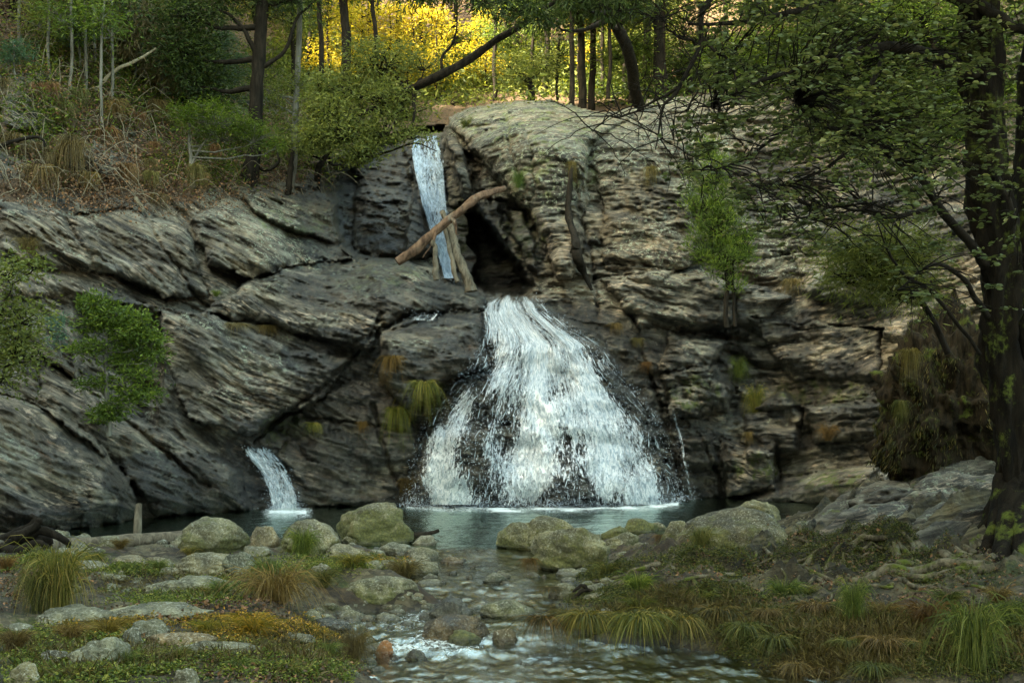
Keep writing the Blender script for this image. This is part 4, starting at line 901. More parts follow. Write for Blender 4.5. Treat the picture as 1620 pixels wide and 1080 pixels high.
# logs jammed in the upper fall
def logthing(label, pts, rad, mat, seed, name='fallen_log', rough=.25, subs=()):
    P0 = at(*pts[0]); rt = empty(name, P0, label, 'log')
    P = wob(spline([at(*p) - P0 for p in pts], 34), .05, seed); m = MB(); m.tube(P, rad, 14, rough, seed); m.build('trunk', mat, rt)
    for s_ in subs:
        m = MB(); m.tube(wob(spline([at(*p) - P0 for p in s_[0]], 12), .02, seed+1), s_[1], 8, .2, seed); m.build('branch_stub', mat, rt)
dU = min(Dat(700, 350), Dat(720, 400)) - .4
dU = 38.6
logthing('reddish peeled log leaning diagonally across the upper fall', [(628,414,dU-.1),(668,385,dU),(712,345,dU),(752,315,dU+.2),(797,298,dU+.9)], [.12, .12, .10, .11, .07], M['wood_red'], 3, rough=.5, subs=(([(668,385,dU),(650,398,dU-.15),(636,414,dU-.2)], [.06, .03, .01]), ([(712,345,dU),(720,352,dU-.2),(722,372,dU-.2)], [.06, .05, .02]), ([(690,365,dU-.1),(684,385,dU-.1),(668,408,dU-.1)], [.05, .03, .01])))
logthing('pale bare pole standing under the diagonal log, short and thin', [(686,380,dU-.1),(688,405,dU-.1),(690,444,dU-.2)], [.06, .07, .08], M['wood'], 5, rough=.45)
logthing('twisted dead trunk propped upright beside the upper fall', [(700,335,dU+1.2),(712,365,dU+.6),(722,400,dU+.2),(735,430,dU),(746,460,dU-.1)], [.07, .10, .13, .12, .15], M['wood'], 7, rough=.6)
logthing('slim pale pole between the white chute and the twisted dead trunk', [(700,350,dU+.5),(712,400,dU),(724,446,dU-.1)], [.05, .06, .07], M['wood'], 9)
hr = [(906,262),(902,300),(900,335),(908,370),(914,405),(926,432),(937,458)]
hd_ = [min(Dsmooth(x_+a_, y_) for a_ in (-6, 0, 6)) - .22 for x_, y_ in hr]; hd_ = [max(h_, 36) for h_ in hd_]
rt = empty('hanging_root', at(906, 262, hd_[0]), 'long dark root hanging down the cliff face left of the right wall', 'root')
m = MB(); m.tube(wob(spline([at(x_, y_, d_) - rt.location for (x_, y_), d_ in zip(hr, hd_)], 44), .06, 2), [.05, .08, .09, .11, .14, .09, .04], 9, .5, 2.); m.build('root', M['bark_dark'], rt)
m = MB(); m.tube(wob(spline([at(912, 388, hd_[4]-.05) - rt.location, at(901, 412, hd_[5]-.05) - rt.location, at(906, 442, hd_[5]-.1) - rt.location], 16), .06, 6), [.10, .09, .03], 8, .5, 4.); m.build('root', M['bark_dark'], rt)

# ================================================================== mossy outcrop behind the big tree
yo = 24.0
P, F_ = stone(77.7, 3.1, 2.4, 2.95, 6, 1.0, .25, .45, .55); P[:, 1] += .0
n = P.copy(); P = P + unit(n - n.mean(0))*(.30*fbm(P[:, 0]*2.2, P[:, 1]*2.2, P[:, 2]*.7, 6, .62))[:, None]
gx0 = at(1515, 740, yo)
out_ = mobj('rock_outcrop', P, F_, M['outcrop'], attrs=dict(moss=np.clip(.5+.9*fbm(P[:, 0]*.9, P[:, 1], P[:, 2]*.5, 3), 0, 1.2), waterline=np.zeros(len(P))), loc=(gx0.x+.45, yo+1.1, 1.25)); out_.color = (.2, .17, .11, 1)
tag(out_, 'dark overhanging rock outcrop draped in moss behind the big tree trunk', 'rock outcrop')

rs = np.random.RandomState(3); ii = rs.randint(0, len(P), 15000); q = P[ii]; kk = (pn(q[:, 0]*1.6, q[:, 1]*1.6, q[:, 2]*.7) > -.02) & (q[:, 1] < 1.0); q = q[kk] + rs.normal(size=(kk.sum(), 3))*.03
# (leaves() is defined with the builders above)
mm = MB(); leaves(mm, q, .11, .16, rs, .1, dirs=unit(q*np.array([1, 1, 0]))*.5, droop=1.2); o = mm.build('moss', M['grass'], out_, smooth=False); o.color = (.42, .38, .16, 1); o['kind'] = 'stuff'

# ================================================================== trees and shrubs
def crown(mb, blobs, leaf, size, asp, rs, kind='kite', flat=.5, clump=.16, per=26, shell=.55, droop=0., twigs=None, origin=(0, 0, 0)):
    """blobs: (cx, cy, cz, rx, ry, rz, n leaves)"""
    og = np.array(origin)
    for (cx, cy, cz, rx_, ry_, rz_, n) in blobs:
        nc_ = max(3, int(n/per)); d = unit(rs.normal(size=(nc_, 3))); rad = rs.uniform(shell**3, 1, nc_)**(1/3)
        cc = np.array([cx, cy, cz]) - og + d*rad[:, None]*np.array([rx_, ry_, rz_])
        cc[:, 2] += .25*rz_*pn(cc[:, 0]*2, cc[:, 1]*2, cc[:, 2])
        sg = clump*np.array([1.25, 1.25, .55 if flat > .6 else .9])*(1.0)
        ii = rs.randint(0, nc_, n); p = cc[ii] + rs.normal(size=(n, 3))*sg*rs.uniform(.5, 1.3, nc_)[ii][:, None]
        tone = rs.uniform(0, .55, nc_)[ii]; rnd = np.clip(tone + rs.uniform(0, .45, n), 0, 1)
        dirs = unit(p - cc[ii] + rs.normal(size=(n, 3))*.02)
        leaves(mb, p, size, asp, rs, flat, kind, dirs=dirs, droop=droop, rnd=rnd, jit=.6)
        if twigs is not None:
            c0 = np.array([cx, cy, cz]) - og - np.array([0, 0, rz_*.5])
            for q in cc[::2]:
                mid = (c0+q)/2 + rs.normal(size=3)*.06*rx_
                twigs.tube(spline([c0, mid, q], 5), [.018, .005], 4, cap=False)
def tree(name, label, cat, path, radii, blobs, leafmat, barkmat, size, asp=.4, rs=None, limbs=None, group=None, rough=.2, twig=True, ns=10, wobble=.05, **kw):
    """path: world points of the trunk from the ground up; limbs: lists of (t on trunk, end points..., radius)"""
    rs = rs or np.random.RandomState(int(abs(path[0][0])*977) % 9999)
    O = np.array(path[0], float); rt = empty(name, tuple(O), label, cat, group)
    T = wob(spline([np.array(p)-O for p in path], 40), wobble, rs.uniform(0, 99)); tm = MB()
    tm.tube(T, radii, ns, rough, rs.uniform(0, 50))
    zz = T
    if blobs and twig:
        for (cx, cy, cz, rx_, ry_, rz_, n) in blobs:
            e = np.array([cx, cy, cz]) - O - np.array([0, 0, rz_*.5]); dd = np.linalg.norm((zz-e)*np.array([1, 1, 1.0]), axis=1) + 1.2*np.maximum(zz[:, 2]-e[2]+.15, 0)
            k = int(np.argmin(dd)); L = np.linalg.norm(e-zz[k])
            if L > .15:
                r0 = float(np.interp(k/39, np.linspace(0, 1, len(radii)), radii))*.55
                tm.tube(wob(spline([zz[k], zz[k]*.45+e*.55+np.array([0, 0, -.06*L]), e], 9), .05*L, rs.uniform(0, 9)), [max(r0, .012), .012], 6, .15, 1., cap=False)
        cm_ = MB(); crown(cm_, blobs, leafmat, size, asp, rs, twigs=tm, origin=O, **kw)
    elif blobs:
        cm_ = MB(); crown(cm_, blobs, leafmat, size, asp, rs, origin=O, **kw)
    for l in (limbs or []):
        tm.tube(wob(spline([np.array(p)-O for p in l[0]], 22), .05, rs.uniform(0, 9)), l[1], 7, .2, 3.)
    tm.build('trunk', M[barkmat], rt)
    if blobs: cm_.build('crown', M[leafmat], rt, smooth=False)
    return rt
def pb(lst, D, dens=1.0, depth=.8):
    """blobs given as pixel ellipses at a distance"""
    o = []
    for b_ in lst:
        px, py, rx_, ry_, n = b_[:5]; d = D + (b_[5] if len(b_) > 5 else 0)
        p = at(px, py, d); o.append((p.x, d, p.z, rx_/F*d, depth*max(rx_, ry_)/F*d, ry_/F*d, int(n*dens)))
    return o
def pp(lst, D): return [at(a, b, D + (c[0] if c else 0)) for a, b, *c in lst]

D1 = Dat(170, 680) - .5
tree('shrub', 'bushy bright green shrub growing from the dark gully in the left rock face', 'shrub', pp([(172,690),(170,620),(167,565),(175,500)], D1), [.06,.05,.04,.02],
     pb([(150,480,24,14,900),(178,498,34,16,1300),(206,520,34,16,1300),(236,538,24,14,900),(196,540,22,10,500),(140,512,20,10,450),(150,548,26,8,450),(246,560,16,10,350),(120,552,14,6,200),(205,566,26,12,700,.3),(215,592,30,10,600),(165,606,26,8,400),(180,572,16,8,260),(190,640,22,9,500),(170,655,26,12,800),(235,622,26,7,560),(205,622,18,7,300),(130,605,12,6,150),(225,505,18,10,350)], D1, .85), 'leaf_mid', 'bark_grey', .10, .38, flat=.35, clump=.075, shell=.1, per=16)
D1 = Dat(95, 560) - .4
tree('sapling', 'tiny blue green sapling on the rock just left of the bushy shrub', 'sapling', pp([(97,565),(95,530),(92,505)], D1), [.02,.012,.006], pb([(93,525,12,26,500),(96,505,10,12,200)], D1), 'leaf_blue', 'bark_grey', .09, .25, flat=.5, clump=.07)
D1 = 25.0
tree('shrub', 'yellowing small leaved bush leaning in at the left edge above the rock foot', 'shrub', pp([(-60,640),(-30,560),(0,500),(20,450)], D1), [.06,.05,.03,.01],
     pb([(12,430,30,20,600),(35,500,40,22,800),(20,545,50,30,1100),(50,560,36,16,500),(0,590,40,25,700),(55,420,24,10,200),(-20,480,40,60,900)], D1, .9), 'leaf_olive', 'bark_dark', .085, .5, flat=.5, clump=.15)
D1 = Dat(303, 292) - .5
tree('tree', 'small flat topped tree with feathery bright green foliage on the left slope', 'tree', pp([(306,298),(304,270),(300,240),(298,180)], D1), [.07,.06,.05,.03],
     pb([(345,192,62,24,4600),(300,178,30,16,1400),(400,214,40,22,2400),(350,215,50,14,1500),(430,232,16,12,500),(330,168,34,12,900)], D1, .6), 'leaf_mid', 'bark_grey', .12, .24, flat=.85, clump=.12, shell=.2, limbs=[(pp([(303,260),(320,230),(350,205),(400,218)], D1), [.04,.03,.012])])
D1 = Dat(355, 165) - 1
tree('sapling', 'upright blue green sapling with tiered feathery sprays on the left slope', 'sapling', pp([(357,168),(356,110),(355,55)], D1), [.06,.045,.015],
     pb([(355,65,18,12,900),(340,80,22,8,700),(372,92,24,9,800),(338,106,20,8,600),(378,112,16,7,450),(355,125,30,8,700),(350,50,12,8,300)], D1), 'leaf_blue', 'bark_grey', .11, .22, flat=.85, clump=.12)
for i, (px, py, lab) in enumerate(((22, 95, 'blue green feathery sapling at the left edge, lower than its twin'), (125, 62, 'blue green feathery sapling in the upper left corner thicket'))):
    D1 = Dat(px, py) - 2.0
    tree('sapling', lab, 'sapling', pp([(px+2, py+45), (px, py), (px-2, py-30)], D1), [.04,.03,.01], pb([(px,py-22,20,8,500),(px+10,py-8,22,8,500),(px-12,py,18,7,400)], D1), 'leaf_blue', 'bark_grey', .12, .22, flat=.85, clump=.12)
# big dark tree of the left slope
D1 = Dat(396, 288) - .6
tree('tree', 'stout dark trunked tree on the left slope beside the feathery flat topped tree', 'tree', pp([(392,294),(402,230),(404,175),(410,100),(414,20),(418,-60),(424,-150)], D1), [.28,.20,.21,.20,.20,.18,.12],
     pb([(330,-30,80,34,2600),(440,-60,110,40,3200),(300,20,60,20,1800),(290,75,50,30,2400,.4),(310,120,40,26,1600,.5),(455,-10,50,22,1200),(560,-70,60,30,900)], D1), 'leaf_dark', 'bark_dark', .16, .3, flat=.4, clump=.28,
     limbs=[(pp([(404,262),(425,268),(440,255),(438,240)], D1), [.07,.05,.03]), (pp([(410,110),(450,80),(470,30),(500,0)], D1), [.08,.05,.03]), (pp([(408,90),(380,40),(340,10)], D1), [.09,.06,.03])])
D1 = Dat(462, 300) - .5
tree('tree', 'slim pale lichen spotted tree just right of the stout dark one', 'tree', pp([(458,306),(466,250),(468,160),(472,80),(476,-20),(480,-120)], D1), [.11,.10,.09,.09,.08,.04],
     pb([(470,130,36,16,700),(440,160,30,14,500),(500,170,30,20,700),(470,200,40,18,900),(430,140,24,10,300)], D1), 'leaf_olive', 'bark_grey', .11, .35, flat=.6, clump=.2,
     limbs=[(pp([(468,170),(440,150),(410,140),(390,150)], D1), [.03,.02,.008]), (pp([(467,230),(490,210),(510,180)], D1), [.03,.02,.01])])
D1 = Dat(505, 300) - .5
tree('tree', 'short bent dark stemmed tree standing beside the dark recess', 'tree', pp([(500,320),(502,280),(510,256),(525,240)], D1), [.13,.11,.10,.05], pb([(520,215,36,22,1200),(480,232,28,14,600)], D1), 'leaf_olive', 'bark_dark', .12, .35, flat=.5, clump=.2)
D1 = Dat(458, 300) - 1.2
tree('tree', 'thin black stemmed tree between the pale slim tree and the lichen block', 'tree', pp([(455,308),(460,270),(463,240)], D1), [.10,.09,.05], pb([(450,225,30,12,500)], D1), 'leaf_olive', 'bark_dark', .11, .35, flat=.5, clump=.16)
# leaning olive tree over the upper fall
D1 = 41.5
tree('tree', 'olive leaved tree leaning right over the upper fall with a long slanting trunk', 'tree', pp([(560,262,4.5),(600,175,3),(640,146,1),(690,124),(740,98),(780,68),(815,45),(850,22),(880,0),(910,-30)], D1), [.16,.15,.13,.13,.12,.11,.10,.08,.06,.03],
     pb([(600,95,62,36,3000,1),(560,140,60,36,3400,1),(520,170,46,30,2400),(600,150,50,26,2000),(545,205,60,28,3200),(610,205,44,24,1700),(570,240,50,18,1900),(640,175,50,22,1500,1),(670,100,40,24,700,1),(650,215,36,12,500),(500,215,30,24,1400),(505,130,26,20,700)], D1, .75), 'leaf_olive', 'bark_dark', .125, .36, flat=.4, clump=.13, shell=.2, per=20,
     limbs=[(pp([(640,146,1),(620,110,1),(600,80,1)], D1), [.08,.05,.02]), (pp([(700,118),(700,90),(720,60),(725,20)], D1), [.05,.04,.01]), (pp([(640,146,1),(575,180,0),(530,200,0)], D1), [.10,.06,.02]), (pp([(600,200,3),(560,220,1),(520,235)], D1), [.08,.05,.02]), (pp([(560,262,3),(600,245,1),(655,228,0),(690,240,0)], D1), [.05,.03,.01])])
D1 = 40.0
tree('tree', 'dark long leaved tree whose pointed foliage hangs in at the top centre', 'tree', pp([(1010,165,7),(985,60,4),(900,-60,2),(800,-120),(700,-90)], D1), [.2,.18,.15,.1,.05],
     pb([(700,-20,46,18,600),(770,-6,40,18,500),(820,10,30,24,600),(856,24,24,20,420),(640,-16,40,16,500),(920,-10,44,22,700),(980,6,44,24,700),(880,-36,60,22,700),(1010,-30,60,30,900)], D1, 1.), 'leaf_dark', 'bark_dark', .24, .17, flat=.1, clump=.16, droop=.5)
# thickets on the left slope
rs = np.random.RandomState(5)
slp = [(78,122,'bare grey'),(112,150,'thin'),(178,162,'pale'),(214,120,'grey'),(262,150,'slender'),(300,172,'straight'),(30,60,'dark'),(150,90,'twisted'),(240,60,'tall'),(330,130,'grey'),(160,210,'thin'),(136,140,'thin'),(280,120,'thin'),(196,60,'thin')]
sg = 'thin leaning saplings on the left slope'
for i, (px, py, lab) in enumerate(slp):
    D1 = Dat(px, py) - .6; tp = px + rs.uniform(-8, 8)
    up = max(py - 230 - rs.uniform(0, 60), -160)
    bl = pb([(tp+rs.uniform(-25, 25), rs.uniform(up, 50), rs.uniform(18, 38), rs.uniform(10, 22), 500, rs.uniform(-.5, .5)) for _ in range(3)], D1)
    tree('sapling', 'thin grey stemmed sapling, one of many alike on the steep left slope', 'sapling', pp([(px, py+6), (px+rs.uniform(-3, 3), (py+up)/2), (tp, up)], D1), [.05,.045,.02], bl, ['leaf_olive', 'leaf_mid', 'leaf_dark'][i % 3], 'bark_grey', .14, .3, rs, group=sg, ns=6, flat=.5, clump=.22)
# pale drooping casuarina
D1 = Dat(240, 140) - 1.2
tree('tree', 'weeping tree with pale drooping needle foliage on the left slope', 'tree', pp([(258,150),(250,80),(230,10),(225,-80)], D1), [.09,.08,.06,.02],
     pb([(205,15,60,40,3000),(245,55,44,40,2600),(270,100,26,30,1200),(190,60,40,30,1300),(160,-10,60,30,1500)], D1), 'straw_grass', 'bark_grey', .42, .035, rs, flat=.0, clump=.2, droop=1.6)
tree('shrub', 'dark green shrub thicket between the weeping tree and the stout dark tree', 'shrub', pp([(292,190),(290,120),(300,60)], D1+2), [.08,.06,.03],
     pb([(290,70,40,24,1600),(310,110,44,26,1800),(290,150,40,20,1200),(335,150,34,18,1000),(260,170,30,16,800)], D1+2), 'leaf_dark', 'bark_dark', .15, .35, rs, flat=.4, clump=.24)
# conifer-like shrub on the right cliff
D1 = min(Dat(1155, 500), Dat(1150, 450)) - .5
tree('shrub', 'upright dark green heather like shrub with two stems rooted in the right cliff', 'shrub', pp([(1150,518),(1150,470),(1148,430),(1140,380),(1130,300)], D1), [.07,.06,.05,.04,.02],
     pb([(1140,405,42,26,2400),(1115,390,30,24,1300),(1175,385,30,26,1300),(1135,360,44,26,2200),(1120,320,42,26,2000),(1145,335,34,24,1300),(1150,436,22,18,600),(1165,452,16,14,350),(1118,285,34,24,1300),(1135,260,26,22,900),(1120,235,22,18,600)], D1, .6), 'leaf_mid', 'bark_dark', .15, .16, flat=.1, clump=.10, shell=.2, per=18, droop=-.7, limbs=[(pp([(1163,516),(1160,470),(1158,430),(1165,395)], D1), [.05,.045,.03,.02])])
D1 = 21.0
tree('shrub', 'soft brown green feathery shrub arching out from the mossy outcrop', 'shrub', pp([(1500,560),(1460,480),(1410,430),(1370,400)], D1), [.05,.04,.03,.01],
     pb([(1385,420,56,34,2200),(1340,430,44,26,1500),(1430,455,44,34,1600),(1400,380,50,26,1400),(1450,400,44,30,1300),(1345,385,36,18,700)], D1), 'leaf_olive', 'bark_dark', .13, .10, flat=.3, clump=.16, droop=.1).children[1].color = (.62, .52, .5, 1)
# ---- trees above the cliff on the right
rim = [(905,168,0,8,'dark straight tree standing first left of the trio on the cliff rim'),(921,170,0,12,'thickest dark trunk of the trio on the cliff rim'),(936,168,4,10,'dark straight tree standing rightmost of the trio on the cliff rim'),(962,150,-20,6,'slender dark tree just right of the trio on the cliff rim'),(1047,152,-40,20,'massive dark trunk in the shade above the right part of the cliff'),(882,152,60,4,'thin young tree with sparse leaves at the cliff rim, left of the trio')]
for i, (px, py, tp, wd, lab) in enumerate(rim):
    D1 = 52.5 + (i % 3)*1.5; r0 = wd/F*D1*.5; pz = at(px, py+6, D1)
    bl = pb([(px+rs.uniform(-30, 40), rs.uniform(-60, 20), 50, 26, 900, rs.uniform(-1, 1)) for _ in range(4)], D1) if wd > 5 else pb([(px-10,95,26,10,300),(px+12,80,20,10,240),(px,110,26,8,200)], D1)
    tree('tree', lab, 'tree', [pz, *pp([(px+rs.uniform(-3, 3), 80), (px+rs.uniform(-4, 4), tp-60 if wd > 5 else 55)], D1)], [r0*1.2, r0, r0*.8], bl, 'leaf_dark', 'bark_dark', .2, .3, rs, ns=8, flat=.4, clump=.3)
for (px, py, bl, mt, lab) in ((1000, 150, [(985,85,36,18,1300),(1020,70,34,18,1200),(1005,110,34,14,900),(1030,20,40,26,1300)], 'leaf_mid', 'feathery green tree above the cliff rim, left of the massive dark trunk'),
                              (1090, 140, [(1075,110,34,18,1000),(1110,60,50,24,1800),(1085,20,40,24,1500)], 'leaf_dark', 'dark shrubby tree right of the massive trunk above the cliff'),
                              (1200, 130, [(1170,90,50,24,2000),(1220,60,56,28,2400),(1260,100,50,24,2000),(1200,10,60,26,2200),(1170,130,30,12,700)], 'leaf_mid', 'broad feathery green tree above the right wall, behind the near branches'),
                              (1340, 150, [(1320,100,56,30,2200),(1380,140,50,28,1800),(1340,40,70,30,2400),(1420,70,60,40,2200)], 'leaf_dark', 'dark broad tree high on the right wall'),
                              (1480, 120, [(1450,20,60,40,2400),(1560,80,70,40,2600),(1520,160,60,34,2000),(1620,30,60,60,2400),(1600,200,50,40,1500)], 'leaf_mid', 'green leafy tree high up at the right edge behind the big trunk'),
                              (840, 150, [(830,120,40,14,900),(860,100,30,14,600),(805,100,30,14,500)], 'leaf_olive', 'low olive shrub on top of the rim knob')):
    D1 = min(Dat(px, py), 60) - .8 if px > 1080 else 54.5
    tree('tree' if 'tree' in lab else 'shrub', lab, 'tree' if 'tree' in lab else 'shrub', pp([(px, py+12), (px, (py+bl[0][1])/2), (bl[0][0], bl[0][1])], D1), [.16,.12,.05], pb(bl, D1), mt, 'bark_dark', .17, .25, rs, flat=.6, clump=.27)
# ---- the forest beyond: a few prototypes, copied
fg_ = 'trees of the forest beyond the rim'
def proto(i, lm, bm_, h, n, yel):
    r = np.random.RandomState(50+i); pts = [(0, 0, 0), (r.uniform(-.2, .2), 0, h*.35), (r.uniform(-.5, .5), .1, h*.7), (r.uniform(-.8, .8), .0, h)]
    bl = []
    for k in range(9):
        z = h*r.uniform(.28, 1.02); rr = (1.5 if z < h*.8 else 1.0)*r.uniform(.6, 1.1); a = r.uniform(0, 6.28); q = h*.16*r.uniform(.2, 1)
        bl.append((math.cos(a)*q, math.sin(a)*q, z, rr, rr, rr*.55, n))
    return tree('forest_tree', '', '', pts, [h*.016, h*.013, h*.009, .03], bl, lm, bm_, .24, .42, r, ns=7, flat=.4, clump=.34, wobble=.12)
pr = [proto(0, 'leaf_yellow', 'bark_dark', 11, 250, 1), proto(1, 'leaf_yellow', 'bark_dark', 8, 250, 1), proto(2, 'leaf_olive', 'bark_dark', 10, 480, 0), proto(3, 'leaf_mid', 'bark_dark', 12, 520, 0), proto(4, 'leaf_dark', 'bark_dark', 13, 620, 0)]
labs = ['yellow leaved slender tree, one of many alike in the sunlit wood beyond the rim', 'low yellow leaved tree, one of many alike in the sunlit wood beyond the rim', 'olive leaved tree, one of many alike in the forest beyond the rim', 'mid green tree, one of many alike in the forest beyond the rim', 'dark green tree, one of many alike in the shaded forest beyond the rim']
used = [0]*5; rs = np.random.RandomState(21)
def plant(k, px, py, D=None, s=1.0):
    D = D or Dat(px, py); p = at(px, py, D)
    o = pr[k] if used[k] == 0 else copy_tree(pr[k]); used[k] = 1
    o.location = p - Vector((0, 0, .3)); o.rotation_euler = (0, 0, rs.uniform(0, 6.28)); s *= rs.uniform(.8, 1.2); o.scale = (s, s, s)
    tag(o, labs[k], 'tree', fg_ + ' (%s)' % ['slender yellow', 'low yellow', 'olive', 'mid green', 'dark'][k])
for px in range(420, 860, 34):
    for row in range(3):
        x_ = px + rs.uniform(-16, 16); y_ = [146, 100, 30][row] + rs.uniform(-14, 14)
        if 690 < x_ < 760 and row == 0: continue
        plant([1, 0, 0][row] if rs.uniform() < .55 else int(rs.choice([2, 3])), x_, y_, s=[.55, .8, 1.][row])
for px in range(860, 1500, 46):
    for row in range(2):
        x_ = px + rs.uniform(-20, 20); y_ = [110, 20][row] + rs.uniform(-16, 16)
        if x_ < 1040 and row == 0: y_ = 150
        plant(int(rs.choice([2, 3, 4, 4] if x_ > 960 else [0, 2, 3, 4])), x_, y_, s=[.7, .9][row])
for q in range(44):
    x_ = rs.uniform(-40, 440); y_ = rs.uniform(-60, 40); plant(int(rs.choice([2, 3, 3, 4])), x_, y_, s=.55)

# ================================================================== the near tree on the right bank
DB_ = 17.4
O = gat(1612, 862); base = at(1612, 858, DB_)
root = empty('old_tree', base, 'big dark old tree on the right bank with a green mossy foot', 'tree')
def lp(lst): return [at(a, b, d*1.0875) - base for a, b, d in lst]
m = MB(); T = wob(spline(lp([(1608,880,16),(1604,800,16),(1598,720,16),(1590,620,16),(1580,520,16),(1574,400,15.9),(1565,280,15.8),(1556,150,15.7),(1545,20,15.6),(1535,-100,15.5),(1520,-260,15.4)]), 70), .04, 1)
m.tube(T, [.32,.21,.18,.20,.22,.24,.23,.22,.21,.19,.18], 40, .6, 2.2)
m.tube(spline(lp([(1680,900,16.4),(1650,700,16.3),(1640,500,16.2),(1640,300,16.1),(1660,-100,16)]), 40), [.42,.34,.33,.3,.2], 24, .3, 7.)
for i, (a_, b_) in enumerate(((1540,885),(1575,900),(1520,870),(1625,905),(1660,900),(1555,862))):
    g = gat(a_, b_); e = np.array(g - base); e[2] -= .06; m.tube(spline([np.array([.0 + .05*i - .1, 0, .75]), e*.45 + np.array([0, 0, .28]), e], 16), [.20, .16, .07], 12, .3, i)
m.build('trunk', M['bark_big'], root)
# moss skirt on the foot
rs = np.random.RandomState(8)
mm = MB()
for i, (pts, r_) in enumerate((([(1592,790,17.0),(1572,830,16.9),(1540,884,16.7)], [.06, .15, .16]), ([(1600,800,17.0),(1590,850,16.8),(1575,900,16.5)], [.06, .13, .15]))):
    Pm = wob(spline(lp(pts), 16), .03, i); mm.tube(Pm, r_, 12, .4, i, rnd=.4)
    n = 2600; k = rs.randint(0, 16, n); th = rs.uniform(0, 6.28, n); rr = np.interp(k/15, [0, .5, 1], r_)*1.05
    q = Pm[k] + np.stack([np.cos(th)*rr, np.sin(th)*rr*.5, np.sin(th)*rr*.8], -1) + rs.normal(size=(n, 3))*.02
    leaves(mm, q, .03, .4, rs, .3, rnd=rs.uniform(0, .7, n))
mm.build('moss', M['moss'], root)
# boughs
bough = [([(1560,420,15.8),(1500,345,15.0),(1450,282,14.2),(1390,235,13.6),(1320,204,13.0),(1262,160,12.6)], [.06,.05,.045,.03,.015]),
         ([(1550,120,15.6),(1480,90,15),(1400,70,14.4),(1310,95,13.6),(1220,120,13),(1130,170,12.6)], [.09,.07,.05,.03,.012]),
         ([(1545,20,15.6),(1470,-20,15),(1380,-30,14.4),(1290,10,13.8),(1180,30,13.4),(1090,40,13)], [.08,.07,.05,.03,.012]),
         ([(1300,-60,14),(1180,-40,13.6),(1112,10,13.2),(1105,70,13),(1070,140,12.8),(1045,180,12.7),(1036,240,12.6)], [.045,.035,.03,.022,.018,.012,.005]),
         ([(1105,70,13),(1060,50,12.9),(1020,20,12.8)], [.015,.010,.004]), ([(1112,60,13.0),(1150,100,12.9),(1165,160,12.8),(1120,200,12.7)], [.018,.012,.004]),
         ([(1070,140,12.8),(1000,180,12.7),(960,190,12.6),(935,215,12.6)], [.014,.009,.003]), ([(1150,110,12.9),(1100,150,12.8),(1085,210,12.7),(1040,225,12.7)], [.012,.008,.003]),
         ([(1480,330,14.8),(1400,340,14.2),(1330,330,13.8),(1240,350,13.4)], [.03,.02,.006]), ([(1562,500,15.8),(1520,440,15.2),(1470,420,14.8),(1420,460,14.5)], [.04,.025,.008]),
         ([(1400,70,14.4),(1370,160,13.9),(1330,250,13.5),(1250,290,13.2),(1160,300,13)], [.03,.02,.006]), ([(1310,95,13.6),(1260,190,13.2),(1180,250,12.9),(1090,270,12.8)], [.025,.015,.005]),
         ([(1560,250,15.6),(1600,330,15.2),(1610,420,14.9)], [.04,.02,.008]), ([(1550,560,15.8),(1480,470,15.2),(1420,420,15.),(1380,330,14.8)], [.025,.02,.006]), ([(1540,0,15.5),(1600,40,15),(1680,60,14.8)], [.08,.06,.05])]
bps = []
for i, (l, r_) in enumerate(bough):
    m = MB(); P = wob(spline(lp(l), 40), .05, i+.5); m.tube(P, r_, 7, .15, i)
    # side twigs
    for q in range(int(len(P)*(.5 if i in (3, 4, 5, 6, 7) else .15))):
        k = rs.randint(6, 40); p0 = P[k]; d = unit(rs.normal(size=3)*np.array([1, .6, .8])); L = rs.uniform(.25, .7)*(1.5 if i in (3, 6, 7) else 1)
        m.tube(wob(spline([p0, p0+d*L*.5+np.array([0, 0, .04]), p0+d*L+np.array([0, 0, -.08])], 9), .05, q), [.007, .002], 4, cap=False)
    m.build('branch', M['bark_dark'], root); bps.append(P)
    root.children[-1] if False else None
allP = np.concatenate([bps[i] for i in (0, 1, 2, 8, 9, 10, 11, 12, 13)])
reg = [(1090,-20),(1180,-30),(1640,-30),(1640,470),(1540,500),(1440,470),(1380,410),(1260,400),(1180,330),(1060,260),(1060,200),(1130,110)]
lm = MB(); tm = MB(); k = 0; rs = np.random.RandomState(4)
